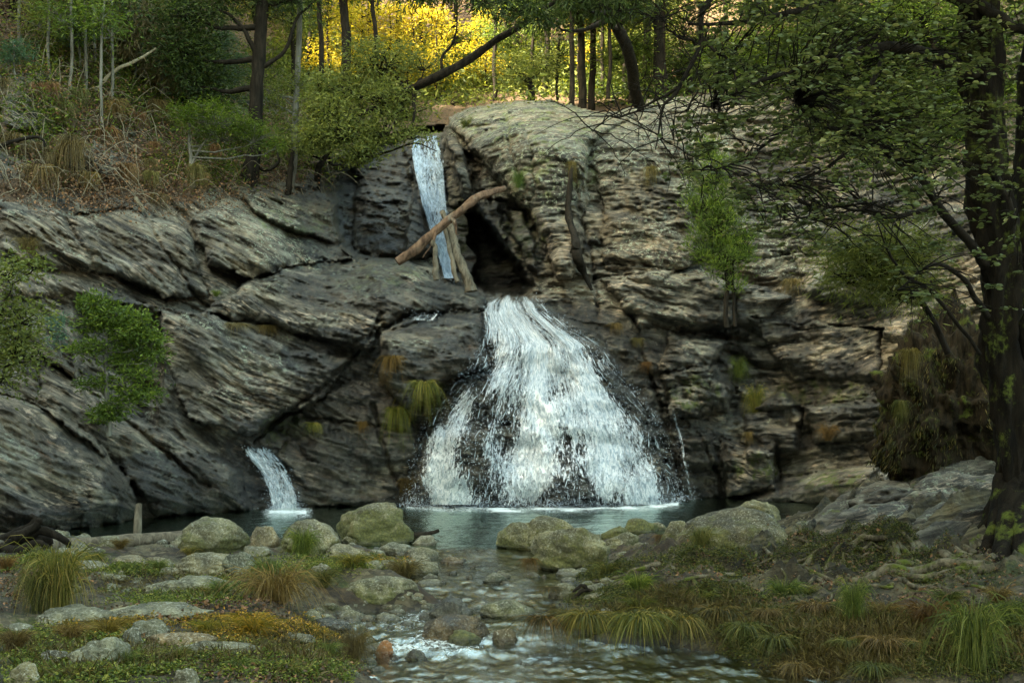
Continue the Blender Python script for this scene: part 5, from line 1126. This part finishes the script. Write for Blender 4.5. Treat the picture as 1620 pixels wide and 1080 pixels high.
while k < 660:
    px = rs.uniform(1030, 1640); py = rs.uniform(-30, 500)
    if not inpoly(np.array([px]), np.array([py]), reg)[0]: continue
    wgt = .25 + .75*(pn(px/60, py/45, 3.)+.45); 
    if py > 330: wgt *= .55
    if px > 1500: wgt *= .8
    if rs.uniform() > wgt: continue
    dpt = rs.uniform(12, 16.6) if px < 1500 else rs.uniform(12.8, 16.)
    c = np.array(at(px, py, dpt) - base); j = int(np.argmin(np.linalg.norm(allP - c, axis=1))); q = allP[j]
    if np.linalg.norm(q-c) > 1.1: c = q + unit(c-q)*rs.uniform(.5, 1.1)
    if rs.uniform() < .7: tm.tube(wob(spline([q, (q+c)/2 + np.array([0, 0, .08]), c], 8), .03, k), [.009, .004], 4, cap=False)
    a = rs.uniform(0, 6.28); L = rs.uniform(.25, .55); d = np.array([math.cos(a)*1., math.sin(a)*.7, rs.uniform(-.25, .15)])
    tw = wob(spline([c, c+d*L*.5, c+d*L+np.array([0, 0, -.06])], 14), .03, k+.5); tm.tube(tw, [.004, .0015], 4, cap=False)
    nl = rs.randint(12, 26); ii = rs.randint(0, 14, nl); tn = unit(np.cross(d, [0, 0, 1.]))
    sgn = rs.choice([-1, 1], nl)[:, None]; pd = tn*sgn + unit(d)*.6
    leaves(lm, tw[ii] + pd*.012, .068, .62, rs, .72, 'round', dirs=pd, jit=.25, rnd=np.clip(rs.uniform(0, .5) + rs.uniform(0, .4, nl) + (rs.uniform(size=nl) < .03)*.5, 0, 1))
    k += 1
n = 30000; cc = rs.uniform(size=(700, 3))*np.array([13, 15, 3.5]) + np.array([-7.5, -6.5, 6.6]); cc[:, 2] += -.05*(cc[:, 0]**2)*0 + .8*rs.normal(size=700)  # unseen canopy above the frame, added to shade the right bank
cc = cc[(cc[:, 2] + base.z - CZ)/np.maximum(cc[:, 1] + base.y, 1) > .335]
ii = rs.randint(0, len(cc), n); leaves(lm, cc[ii] + rs.normal(size=(n, 3))*np.array([.42, .42, .16]), .15, .6, rs, .72, 'kite')
for q in range(0, len(cc), 7):
    tm.tube(wob(spline([T[60], (T[60]+cc[q])/2 + np.array([0, 0, .6]), cc[q]], 10), .1, q), [.05, .01], 5, cap=False)
tm.build('twigs', M['bark_dark'], root); lm.build('foliage', M['leaf_fg'], root, smooth=False)
# roots over the ledges of the right bank: parts of the tree
rs = np.random.RandomState(17)
def gpath(pts, lift, n, seed, amp=.08):
    P = spline([gat(*p) for p in pts], n); P = wob(P, amp, seed, 2.5); z = gz(P[:, 0], P[:, 1]); z = np.maximum(z, gbase(P[:, 0], P[:, 1]))
    for _ in range(6): z[1:-1] = (z[:-2]+z[1:-1]*2+z[2:])/4
    P[:, 2] = z + lift; return P
for i in range(86):
    if i < 14: x0, y0 = 1580 - rs.uniform(0, 60), rs.uniform(868, 905); a = rs.uniform(2.75, 3.35); L = rs.uniform(200, 480); rad = rs.uniform(.035, .07)
    else: x0, y0 = rs.uniform(1010, 1540), rs.uniform(855, 945); a = rs.uniform(0, 6.28) if rs.uniform() < .5 else rs.uniform(2.7, 3.5); L = rs.uniform(40, 170); rad = rs.uniform(.012, .038)
    pts = []; x, y = x0, y0
    for s_ in range(4):
        pts.append((x, np.clip(y, 848, 962))); x += math.cos(a)*L/3; y += math.sin(a)*L/3*.35; a += rs.normal()*.45
    P = gpath(pts, rad*.35, int(14+L/9), i*1.3, .10); O_ = np.array(base)
    m = MB(); m.tube(P - O_, [rad, rad*.8, rad*.3], 8, .3, i); m.build('root', M['root'], root)
for (px, py, bl, mt, lab) in ((655, 205, [(640,190,40,14,900),(600,200,40,12,700),(680,196,26,10,400)], 'leaf_olive', 'low olive bush fringing the top of the upper fall'),
                              (600, 225, [(575,226,44,12,900),(540,245,36,10,600)], 'leaf_mid', 'low green bush over the dark recess left of the upper fall'),
                              (730, 165, [(715,160,30,10,500),(750,152,24,9,350)], 'leaf_olive', 'small olive bush behind the rounded rim knob')):
    D1 = Dat(px, py) - .5; tree('shrub', lab, 'shrub', pp([(px, py+10), (px, py), (bl[0][0], bl[0][1])], D1), [.05,.04,.02], pb(bl, D1, .8), mt, 'bark_dark', .12, .34, np.random.RandomState(px), flat=.5, clump=.12, shell=.2)

for (px, wd, lab) in ((545, 15, 'thick dark trunked tree against the golden wood, right of the slim pale tree'), (506, 8, 'thinner dark trunked tree against the golden wood, left of the thick one'), (592, 7, 'slim dark trunked tree against the golden wood, right of the thick one')):
    D1 = 50.0; r0 = wd/F*D1*.5; rs_ = np.random.RandomState(px)
    tree('tree', lab, 'tree', [at(px, 165, D1), *pp([(px+3, 80), (px-2, 0), (px+5, -120)], D1)], [r0*1.1, r0, r0*.9, r0*.6], pb([(px-25, -14, 36, 16, 400), (px+30, -30, 40, 20, 500), (px, -70, 60, 30, 700)], D1), 'leaf_mid', 'bark_dark', .17, .3, rs_, flat=.4, clump=.22)

# ================================================================== grass tufts
def tuftmesh(seed, n, L, spread, droop, bw, stiff=.5, side=None):
    rs = np.random.RandomState(seed); a = rs.uniform(0, 6.28, n); r0 = np.sqrt(rs.uniform(0, 1, n))*.32
    o = np.stack([np.cos(a)*r0, np.sin(a)*r0, np.zeros(n)], -1)
    out = np.stack([np.cos(a + rs.normal(size=n)*.5), np.sin(a + rs.normal(size=n)*.5), np.zeros(n)], -1)
    ll = L*rs.uniform(.3, 1.15, n); sp = spread*rs.uniform(.2, 1.2, n)*(.35 + r0*2.2); dr = droop*rs.uniform(.5, 1.5, n)
    K = 6; t = np.linspace(0, 1, K)[None, :, None]
    P = o[:, None] + out[:, None]*(sp*ll)[:, None, None]*(t**1.3) + np.array([0, 0, 1.])*((ll*stiff)[:, None, None]*(1.9*t - .9*t**2) - (dr*ll)[:, None, None]*t**2.4)
    P += rs.normal(size=(n, 1, 3))*.05*L*t**1.5
    T = unit(np.gradient(P, axis=1)); sd = unit(np.cross(T, rs.normal(size=(n, 1, 3))))
    wd = bw*rs.uniform(.6, 1.3, n)[:, None, None]*np.sin(np.linspace(.6, np.pi-.05, K))[None, :, None]
    A = P - sd*wd; B = P + sd*wd; V = np.stack([A, B], 2).reshape(-1, 3)
    i = (np.arange(n)[:, None]*K*2 + np.arange(K-1)[None]*2); f = np.stack([i, i+1, i+3, i+2], -1).reshape(-1, 4)
    return V, f, np.repeat(np.clip(rs.uniform(0, .9, n), 0, 1), K*2)
TM = {}
def tuft(px, py, wpx, hpx, kind, label, on=None, color=(1, 1, 1), group=None, v=0, cat='grass tuft'):
    """kind: fountain, low, hang"""
    mt = 'straw_grass' if 'dry' in kind else 'grass'; kd = kind.replace('dry', '').strip()
    key = (kd, mt, v % 3)
    if key not in TM:
        if kd == 'fountain': V, f, r = tuftmesh(v+31, 650, 1.0, 1.7, 1.25, .008, 1.25)
        elif kd == 'low': V, f, r = tuftmesh(v+61, 700, 1.0, 1.2, .3, .008, .5)
        else: V, f, r = tuftmesh(v+91, 420, 1.0, 1.0, 1.35, .010, .5)
        TM[key] = (npmesh('grass_blades', V, [f], dict(rnd=r), True, (M[mt],)), V)
    me, V = TM[key]
    p = on if on is not None else gat(px, py - hpx*.12)
    W0 = V[:, 0].max()-V[:, 0].min(); H0 = V[:, 2].max() - (V[:, 2].min() if kd == 'hang' else 0)
    sx = wpx/F*p.y/W0*(1.45 if kd == 'fountain' else 1.15); sz = hpx/F*p.y/H0*1.1
    o = bpy.data.objects.new('grass_tuft', me); link(o); o.location = p; o.scale = (sx, sx, sz); o.rotation_euler = (0, 0, (px*7) % 6.28)
    if kd == 'hang': o.location.z = p.z + sz*(-V[:, 2].min())*.0
    o.color = (*color, 1); return tag(o, label, cat, group)
GRN = (.9, 1.1, .8); YEL = (1.6, 1.35, .6); AMB = (1.3, .85, .45); DUL = (.75, .7, .6); BRN = (.6, .42, .3); BRT = (1.0, 1.2, .6)
tuft(92, 978, 165, 110, 'fountain', 'biggest fountain shaped grass tuft, green and straw mixed, on the left of the bar', color=(1.45, 1.2, .85))
tuft(60, 975, 90, 75, 'fountain', 'duller side clump leaning against the biggest fountain shaped tuft', color=DUL, v=1)
tuft(436, 962, 165, 66, 'fountain dry', 'wide orange straw grass tussock in the middle of the left bar', color=(1.0, .82, .55), v=1)
tuft(480, 886, 74, 48, 'fountain', 'bright green tuft hanging on the front of the rounded boulder', color=BRT, v=2)
tuft(350, 955, 60, 40, 'low', 'green tuft left behind the orange straw tussock', color=GRN)
tuft(420, 918, 70, 34, 'fountain', 'green tuft behind the orange straw tussock', color=GRN, v=1)
tuft(562, 1052, 85, 56, 'fountain dry', 'dull straw tuft beside the white foam at the end of the bar', color=(.62, .56, .45), v=2)
tuft(640, 918, 90, 34, 'low dry', 'brown green tuft on the bank of the first riffle', color=(.6, .55, .35))
tuft(560, 905, 90, 30, 'low', 'amber green tuft below the broad tan boulder', color=(1.2, 1.0, .5), v=1)
tuft(510, 935, 80, 36, 'low', 'grey green tuft right behind the orange straw tussock', color=DUL, v=2)
tuft(24, 1040, 85, 44, 'low dry', 'matted dead grass tuft at the left edge of the bar', color=(.62, .52, .4), v=1)
tuft(170, 1012, 110, 36, 'low dry', 'amber yellow tuft above the pitted grey boulder', color=(.9, .8, .35), v=2)
tuft(110, 1018, 90, 34, 'low dry', 'straw brown tuft left of the amber yellow one', color=(.8, .65, .4))
tuft(400, 1012, 120, 40, 'low', 'amber orange tuft over the dark crack of the bar', color=(1.9, 1.2, .4), v=1)
tuft(330, 1005, 90, 26, 'low', 'yellow green tuft at the end of the longest bedrock slab', color=(1.5, 1.2, .45), v=2)
tuft(470, 1015, 90, 40, 'hang', 'drooping olive tuft at the water side of the amber plants', color=(.8, .75, .5))
tuft(680, 0+890, 30, 16, 'low', 'tiny tuft between two stones of the first riffle', color=GRN)
tuft(10, 905, 50, 26, 'low dry', 'rusty tuft at the left edge below the log', color=(.9, .6, .35))
tuft(190, 870, 50, 18, 'low dry', 'thin straw tuft against the driftwood log', color=(.7, .6, .4), v=1)
for i, (a_, b_, w_, h_) in enumerate(((250,905,50,20),(150,895,60,22),(300,880,40,16),(345,872,50,14),(90,892,60,18),(330,945,50,18),(205,905,36,16),(500,870,40,26),(395,900,36,20),(200,1060,80,34),(280,1050,90,26),(130,1075,80,24),(380,1062,80,24),(450,1070,90,22),(30,1015,70,18),(520,1040,60,26),(60,1075,60,20))):
    tuft(a_, b_, w_, h_, 'low', 'short green grass tuft, one of many alike between the stones of the left bar', color=(.85+.2*(i % 3), 1.0, .7), v=i, group='short green tufts between the stones of the left bar')
# right bank
rb = [(862,1022,95,52,BRN,'rust brown drooping tuft, first of the overhanging bank edge from the stream'),(930,1028,110,66,(1.0,.9,.5),'yellowish drooping tuft, second of the overhanging bank edge'),(1010,1034,120,70,(.9,.95,.5),'thick drooping green tuft in the middle of the overhanging bank edge'),(1080,1030,100,60,(.8,.75,.45),'olive drooping tuft right of the thick green one on the bank edge'),(1140,1015,100,60,(.65,.55,.35),'brown drooping tuft at the inner end of the overhanging bank edge'),(900,1006,90,44,(.8,.7,.42),'small drooping tuft above the rust brown one'),(1045,1008,110,50,(.9,.85,.5),'drooping tuft set back on the overhanging bank')]
for i, (a_, b_, w_, h_, c_, lb) in enumerate(rb): 
    g = wat(a_, b_); hh = h_*1.15/F*g.y; tuft(a_, b_, w_*1.25, h_*1.15, 'hang', lb, on=g + Vector((0, .12, hh*.66)), color=(c_[0]*1.0, c_[1]*.88, c_[2]*.8), v=i)
tuft(838, 920, 44, 40, 'hang', 'rusty brown sedge tuft in the stream beside the craggy rock', on=wat(838, 920)+Vector((0,0,.28)), color=(.8, .45, .3), v=1)
tuft(870, 945, 70, 20, 'hang', 'small brown sedge island at the mouth of the riffle', on=wat(870, 945)+Vector((0,0,.12)), color=BRN, v=2)
tuft(915, 943, 60, 18, 'hang', 'flat straw green tuft right of the sedge island', color=(.8, .7, .4), v=0)
tuft(925, 872+24, 30, 18, 'low', 'green tuft in a crease of the craggy ridged rock', color=BRT, v=1)
tuft(1046, 866, 40, 24, 'hang dry', 'straw tuft in front of the left shoulder stone', on=gat(1046, 860)+Vector((0,0,.12)), color=(.8, .6, .42), v=1)
tuft(1110, 880, 66, 44, 'fountain', 'olive tuft at the foot of the huge dark boulder', color=(.9, .85, .6), v=2)
tuft(1180, 880, 100, 34, 'hang dry', 'brown matted tuft under the huge dark boulder', on=gat(1180, 868)+Vector((0,-.1,.2)), color=(.5, .38, .28), v=2)
tuft(1010, 945, 90, 40, 'low', 'fresh green tuft on the bank behind the overhanging edge', color=BRT, v=0)
tuft(960, 915, 60, 26, 'low', 'brown green tuft above the driftwood fork', color=(.9, .8, .5), v=2)
tuft(940, 955, 60, 26, 'hang dry', 'pale straw tuft beside the flat pale stone', color=(.8, .65, .45), v=0)
tuft(1110, 965, 80, 30, 'low', 'olive tuft right of the small pale stone', color=(.75, .75, .4), v=1)
tuft(1290, 1015, 130, 56, 'hang dry', 'broad dry straw tuft on the near right bank', on=gat(1290, 975)+Vector((0,0,.1)), color=(.72, .58, .42), v=0)
tuft(1350, 1000, 70, 80, 'fountain', 'upright fresh green tuft on the near right bank', color=(.8, .95, .55), v=1)
tuft(1400, 1060, 150, 60, 'hang dry', 'sprawling straw tuft in front of the upright green one', on=gat(1400, 1030)+Vector((0,0,.1)), color=(.8, .64, .42), v=1)
tuft(1540, 1075, 170, 120, 'fountain', 'largest green tuft in the lower right corner', color=(.75, .85, .5), v=0)
tuft(1240, 960, 90, 44, 'low', 'short green tuft left of the upright one, against the roots', color=(.7, .85, .5), v=2)
tuft(1180, 1025, 110, 60, 'hang', 'mossy green tuft at the corner of the bank inlet', on=wat(1180, 1040)+Vector((0,.15,.28)), color=(.6, .62, .32), v=2)
tuft(1230, 1050, 110, 56, 'hang', 'olive tuft dipping into the dark inlet', on=wat(1230, 1056)+Vector((0,.1,.26)), color=(.55, .55, .3), v=0)
tuft(1600, 1010, 90, 60, 'low', 'dark green tuft at the right edge under the roots', color=(.5, .62, .35), v=1)
tuft(1470, 1000, 110, 50, 'low dry', 'reddish brown matted tuft between the green ones', color=(.5, .34, .22), v=2)
tuft(1310, 1065, 120, 50, 'hang dry', 'straw brown tuft at the lower edge beside the inlet', color=(.6, .48, .32), v=2)
# on the cliffs
def ct(px, py, w_, h_, kind, label, color, v=0, dy=0):
    D_ = Dsmooth(px, py - h_*.5) - .30; tuft(px, py, w_, h_, kind, label, on=at(px, py - h_*(.62 if 'hang' in kind else .1), D_), color=color, v=v)
ct(620, 612, 56, 66, 'hang dry', 'amber hanging tuft on the corner of the straw stained block', (.85, .6, .25), 0)
ct(670, 662, 84, 82, 'hang', 'yellow green hanging tuft directly left of the wide cascade', (1.25, 1.1, .5), 1)
ct(628, 705, 62, 84, 'hang', 'long olive green hanging tuft, lowest of the cluster left of the cascade', (1.05, 1.0, .42), 2)
ct(642, 800, 40, 60, 'hang dry', 'thin brown hanging tuft just above the pool left of the cascade', (.5, .38, .18), 1)
ct(496, 690, 40, 30, 'hang', 'small yellow green tuft on the black ledges above the side fall', (1.25, 1.1, .5), 0)
ct(574, 690, 28, 32, 'hang dry', 'small amber tuft on the wet ledges between the two falls', (.8, .55, .2), 1)
ct(372, 530, 70, 26, 'hang dry', 'pale straw tuft under the lip of the lower shelf, left one', (.9, .85, .7), 2)
ct(424, 535, 50, 28, 'hang dry', 'pale straw tuft under the lip of the lower shelf, right one', (.9, .8, .55), 0)
ct(342, 470, 22, 12, 'low', 'little green tuft in the notch of the left rock slope', BRT, 0)
ct(1195, 660, 44, 50, 'fountain', 'yellowish tuft between two blocks of the right wall', (1.1, 1.0, .5), 1)
ct(1185, 705, 22, 30, 'hang dry', 'thin straw tuft below the yellowish one on the right wall', (.9, .75, .45), 1)
ct(1252, 475, 52, 46, 'hang dry', 'straw tuft hanging from a ledge high on the right wall', (.9, .8, .55), 2)
ct(1168, 600, 40, 34, 'fountain', 'fresh green tuft above the yellowish one on the right wall', (.9, 1.05, .55), 2)
ct(1310, 700, 50, 30, 'low dry', 'reddish straw tuft above the smooth slab by the pool', (.7, .5, .35), 2)
ct(975, 530, 34, 26, 'hang dry', 'straw tuft on the upper right edge of the cascade', (.8, .65, .4), 0)
ct(1008, 552, 30, 24, 'hang dry', 'straw green tuft in the crack right of the cascade', (.7, .7, .4), 1)
ct(1022, 590, 28, 24, 'hang dry', 'rusty tuft in the crack, lowest of the three by the cascade', (.7, .42, .2), 2)
ct(45, 415, 60, 40, 'fountain dry', 'straw tuft at the left edge on the upper rock slope', (.7, .62, .4), 0)
ct(60, 350, 90, 120, 'hang dry', 'long curtain of bleached grass hanging at the left edge', (1.0, .85, .68), 1)
ct(112, 310, 80, 120, 'hang dry', 'second curtain of bleached grass, right of the one at the left edge', (.8, .7, .5), 2)
ct(165, 262, 90, 80, 'hang dry', 'reddish brown hanging grass over the jutting rock of the left slope', (.75, .48, .32), 0)
ct(250, 340, 50, 46, 'hang dry', 'pale hanging tuft at the lower edge of the leaf strewn slope', (.8, .7, .5), 1)
ct(22, 300, 70, 120, 'hang dry', 'beige hanging tuft highest at the left edge', (.75, .65, .5), 2)
ct(905, 290, 24, 46, 'hang dry', 'straw fringe on the top of the long hanging root', (.85, .8, .45), 0)
ct(1030, 300, 34, 50, 'hang dry', 'straw fringe on the right wall below the bare twigs', (.8, .75, .45), 1)
ct(820, 300, 26, 30, 'fountain', 'dark green fern like tuft above the cave', (.6, .9, .4), 1)
ct(738, 215, 26, 30, 'low', 'dark green tuft left of the crack in the rim knob', (.7, .8, .4), 2)
ct(1440, 620, 60, 60, 'hang', 'straw green fringe on the face of the mossy outcrop', (1.0, .9, .45), 1)
o = tuft(1440, 610, 50, 80, 'hang dry', 'yellow straw fringe high on the mossy outcrop', on=at(1440, 560, 23.4), color=(.8, .75, .35), v=1)
o = tuft(1425, 660, 40, 60, 'hang', 'olive fringe at the lower left edge of the mossy outcrop', on=at(1425, 640, 23.3), color=(.8, .75, .35), v=2)

# ================================================================== low plants, moss and fallen leaves nobody could count
rs = np.random.RandomState(33)
def cover(name, label, cat, areas, n, size, asp, mat, color, clump, flat=.6, kind='kite', onrock=False, lift=.02, hgt=.05):
    mb = MB(); P = []
    for (a_, b_, rx_, ry_, wgt) in areas:
        k = max(3, int(n*wgt/24)); u = rs.normal(size=(k, 2))*.6; ok = np.abs(u).max(1) < 1.6; u = u[ok]; px = a_ + u[:, 0]*rx_; py = b_ + u[:, 1]*ry_
        for x_, y_ in zip(px, py):
            if onrock: q = np.array(at(x_, y_, Dat(x_, y_)))
            else:
                q = np.array(gat(x_, max(y_, 842)))
                if q[2] < wl(q[1]) + .015: continue
            m_ = rs.randint(14, 34); c = q + rs.normal(size=(m_, 3))*np.array([clump, clump, .0])
            if onrock:
                c = q + rs.normal(size=(m_, 3))*np.array([clump, clump*.3, clump]); c[:, 1] -= .03
                P.append(c)
            else:
                P.append(c)
    P = np.concatenate(P)
    if not onrock: P[:, 2] = gz(P[:, 0], P[:, 1]) + lift + rs.uniform(0, hgt, len(P))
    leaves(mb, P, size, asp, rs, flat, kind); o = mb.build(name, M[mat], smooth=False); o.color = (*color, 1)
    return tag(o, label, cat, None, 'stuff')
cover('ground_cover', 'small bright green creeping plants on the gravel bar', 'low plants', [(140,1060,140,22,1.2),(450,1055,110,24,1.2),(60,890,70,12,.6),(280,950,90,12,.6),(480,900,70,16,.5),(200,905,60,8,.4),(560,895,60,10,.4),(350,925,60,10,.3),(100,1010,110,12,.4)], 9000, .032, .5, 'grass', (.85, 1.0, .45), .06)
cover('ground_cover', 'amber and yellow creeping plants on the middle of the bar', 'low plants', [(400,1000,70,18,1.),(180,1000,80,12,.6),(350,985,60,8,.4),(500,1005,40,14,.4),(600,890,50,8,.3)], 5000, .032, .5, 'grass', (1.8, 1.15, .4), .05)
cover('ground_cover', 'mossy green plants on the right bank', 'low plants', [(1020,950,110,12,.7),(1130,955,90,12,.7),(1000,985,120,14,.6),(1260,990,70,22,.8),(1200,1020,40,20,.6),(1380,985,120,12,.6),(1550,990,110,24,.7),(950,910,50,8,.3),(1500,1040,110,30,.7),(1290,900,120,22,.8),(1120,900,90,16,.6),(1430,900,100,22,.6),(1350,870,120,12,.4)], 24000, .028, .5, 'grass', (.48, .52, .27), .07)
cover('short_grass', 'short tangled straw and green grass on both banks', 'grass', [(1330,1000,200,16,1.),(1060,975,110,12,.8),(300,930,200,24,.3),(150,1050,140,24,.3),(1500,1020,140,30,1.),(1330,1050,90,18,.6),(450,1040,110,24,.4)], 10000, .13, .05, 'straw_grass', (.48, .45, .30), .12, flat=.1, lift=.0)
cover('fallen_leaves', 'orange brown fallen leaves strewn over the left slope', 'fallen leaves', [(150,160,160,60,1.2),(300,290,140,30,.9),(120,280,110,40,.8),(420,250,70,40,.5),(330,240,90,30,.5),(50,60,80,60,.5),(450,180,60,40,.3),(160,330,120,14,.3)], 10000, .08, .6, 'litter', (1, 1, 1), .30, onrock=True)
cover('fallen_leaves', 'brown fallen leaves caught on the banks', 'fallen leaves', [(60,920,70,30,.4),(350,975,120,30,.4),(420,1060,110,20,.4),(1300,910,250,50,1.2),(1500,1000,120,40,.6)], 4000, .05, .6, 'litter', (.8, .8, .8), .10, hgt=.03)
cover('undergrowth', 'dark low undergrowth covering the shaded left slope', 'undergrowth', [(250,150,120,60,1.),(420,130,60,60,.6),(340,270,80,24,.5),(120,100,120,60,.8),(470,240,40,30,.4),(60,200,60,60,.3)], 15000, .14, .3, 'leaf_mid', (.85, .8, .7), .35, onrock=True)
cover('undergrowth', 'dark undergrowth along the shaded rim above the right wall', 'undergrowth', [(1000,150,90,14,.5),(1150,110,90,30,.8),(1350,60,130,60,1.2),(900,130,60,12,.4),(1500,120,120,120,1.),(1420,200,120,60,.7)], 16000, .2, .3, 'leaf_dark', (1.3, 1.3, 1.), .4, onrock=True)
cover('undergrowth', 'olive undergrowth on the ground of the sunlit wood beyond the rim', 'undergrowth', [(620,120,90,40,1.),(720,110,70,40,1.),(820,120,60,30,.8),(500,110,60,50,.8),(930,120,80,30,.8),(1000,60,80,50,.8)], 14000, .28, .35, 'leaf_olive', (.9, .95, .8), .5, onrock=True)
# dry brushwood: thin twigs tangled on the left slope
tb = MB(); rs = np.random.RandomState(9)
for i in range(560):
    x_, y_ = (rs.uniform(0, 330), rs.uniform(70, 320)) if i % 3 else (rs.uniform(330, 520), rs.uniform(140, 300))
    D_ = Dsmooth(x_, y_) - .25; p0 = np.array(at(x_, y_, D_)); a = rs.normal()*.8 + (1.57 if rs.uniform() < .5 else -1.2); L = rs.uniform(.4, 2.0)
    d = np.array([math.cos(a), -.12, math.sin(a)]); P = wob(spline([p0, p0+d*L*.5+np.array([0, -.1, .1*L]), p0+d*L+np.array([.1*rs.normal(), 0, -.35*L])], 10), .09, i*.7)
    tb.tube(P, [rs.uniform(.007, .016), .003], 4, cap=False)
tag(tb.build('brushwood', M['straw']), 'dry bleached twigs and roots tangled over the left slope', 'brushwood', None, 'stuff')
for i, (pts, lab) in enumerate((([(150,143),(185,110),(225,92),(245,78)], 'pale bare bough slanting up the left slope'), ([(0,232),(30,222),(60,216),(72,232)], 'bent grey bough sagging at the left edge'), ([(0,20),(45,38),(80,58),(160,80)], 'dark dead bough lying across the upper left corner'), ([(215,312),(232,345),(240,372)], 'pale root running down over the left rock edge'))):
    D_ = Dsmooth(pts[0][0], pts[0][1]) - .5; rt = empty('dead_branch', at(*pts[0], D_), lab, 'branch')
    m = MB(); m.tube(wob(spline([at(a_, b_, D_) - rt.location for a_, b_ in pts], 20), .06, i), [.06, .05, .025], 7, .25, i); m.build('bough', M['straw' if i in (0, 3) else 'bark_dark'], rt)
for i, (a_, b_, w_, h_, k_) in enumerate(((1120,985,80,34,'hang'),(1010,975,80,30,'low'),(1080,955,70,26,'low'),(1215,985,80,34,'hang'),(1270,955,80,30,'low'),(1330,975,70,34,'hang'),(1400,985,80,34,'low'),(1450,1040,90,44,'hang'),(1380,1075,110,50,'hang'),(1260,1075,80,44,'hang'),(1560,1020,90,50,'hang'),(1500,965,80,34,'low'),(1580,960,70,34,'low'),(1340,1035,90,44,'hang'),(1160,965,70,26,'low'))):
    tuft(a_, b_, w_, h_, k_ + (' dry' if i % 3 == 0 else ''), 'low olive brown grass tuft, one of many alike on the near right bank', on=(gat(a_, b_) + Vector((0, 0, .12))) if k_ == 'hang' else None, color=((.7, .6, .4), (.75, .72, .4), (.5, .55, .3))[i % 3], v=i, group='olive brown tufts of the near right bank')

rs = np.random.RandomState(77)
for i in range(26):
    px, py = rs.uniform(0, 340), rs.uniform(150, 318)
    D_ = Dsmooth(px, py) - .25; w_ = rs.uniform(30, 60); h_ = rs.uniform(34, 70)
    tuft(px, py, w_, h_, 'hang dry', 'dead beige grass clump hanging on the leaf strewn left slope, one of many alike', on=at(px, py - h_*.6, D_), color=(rs.uniform(.7, 1.15), rs.uniform(.62, .95), rs.uniform(.5, .7)), v=i, group='dead grass clumps hanging on the left slope')
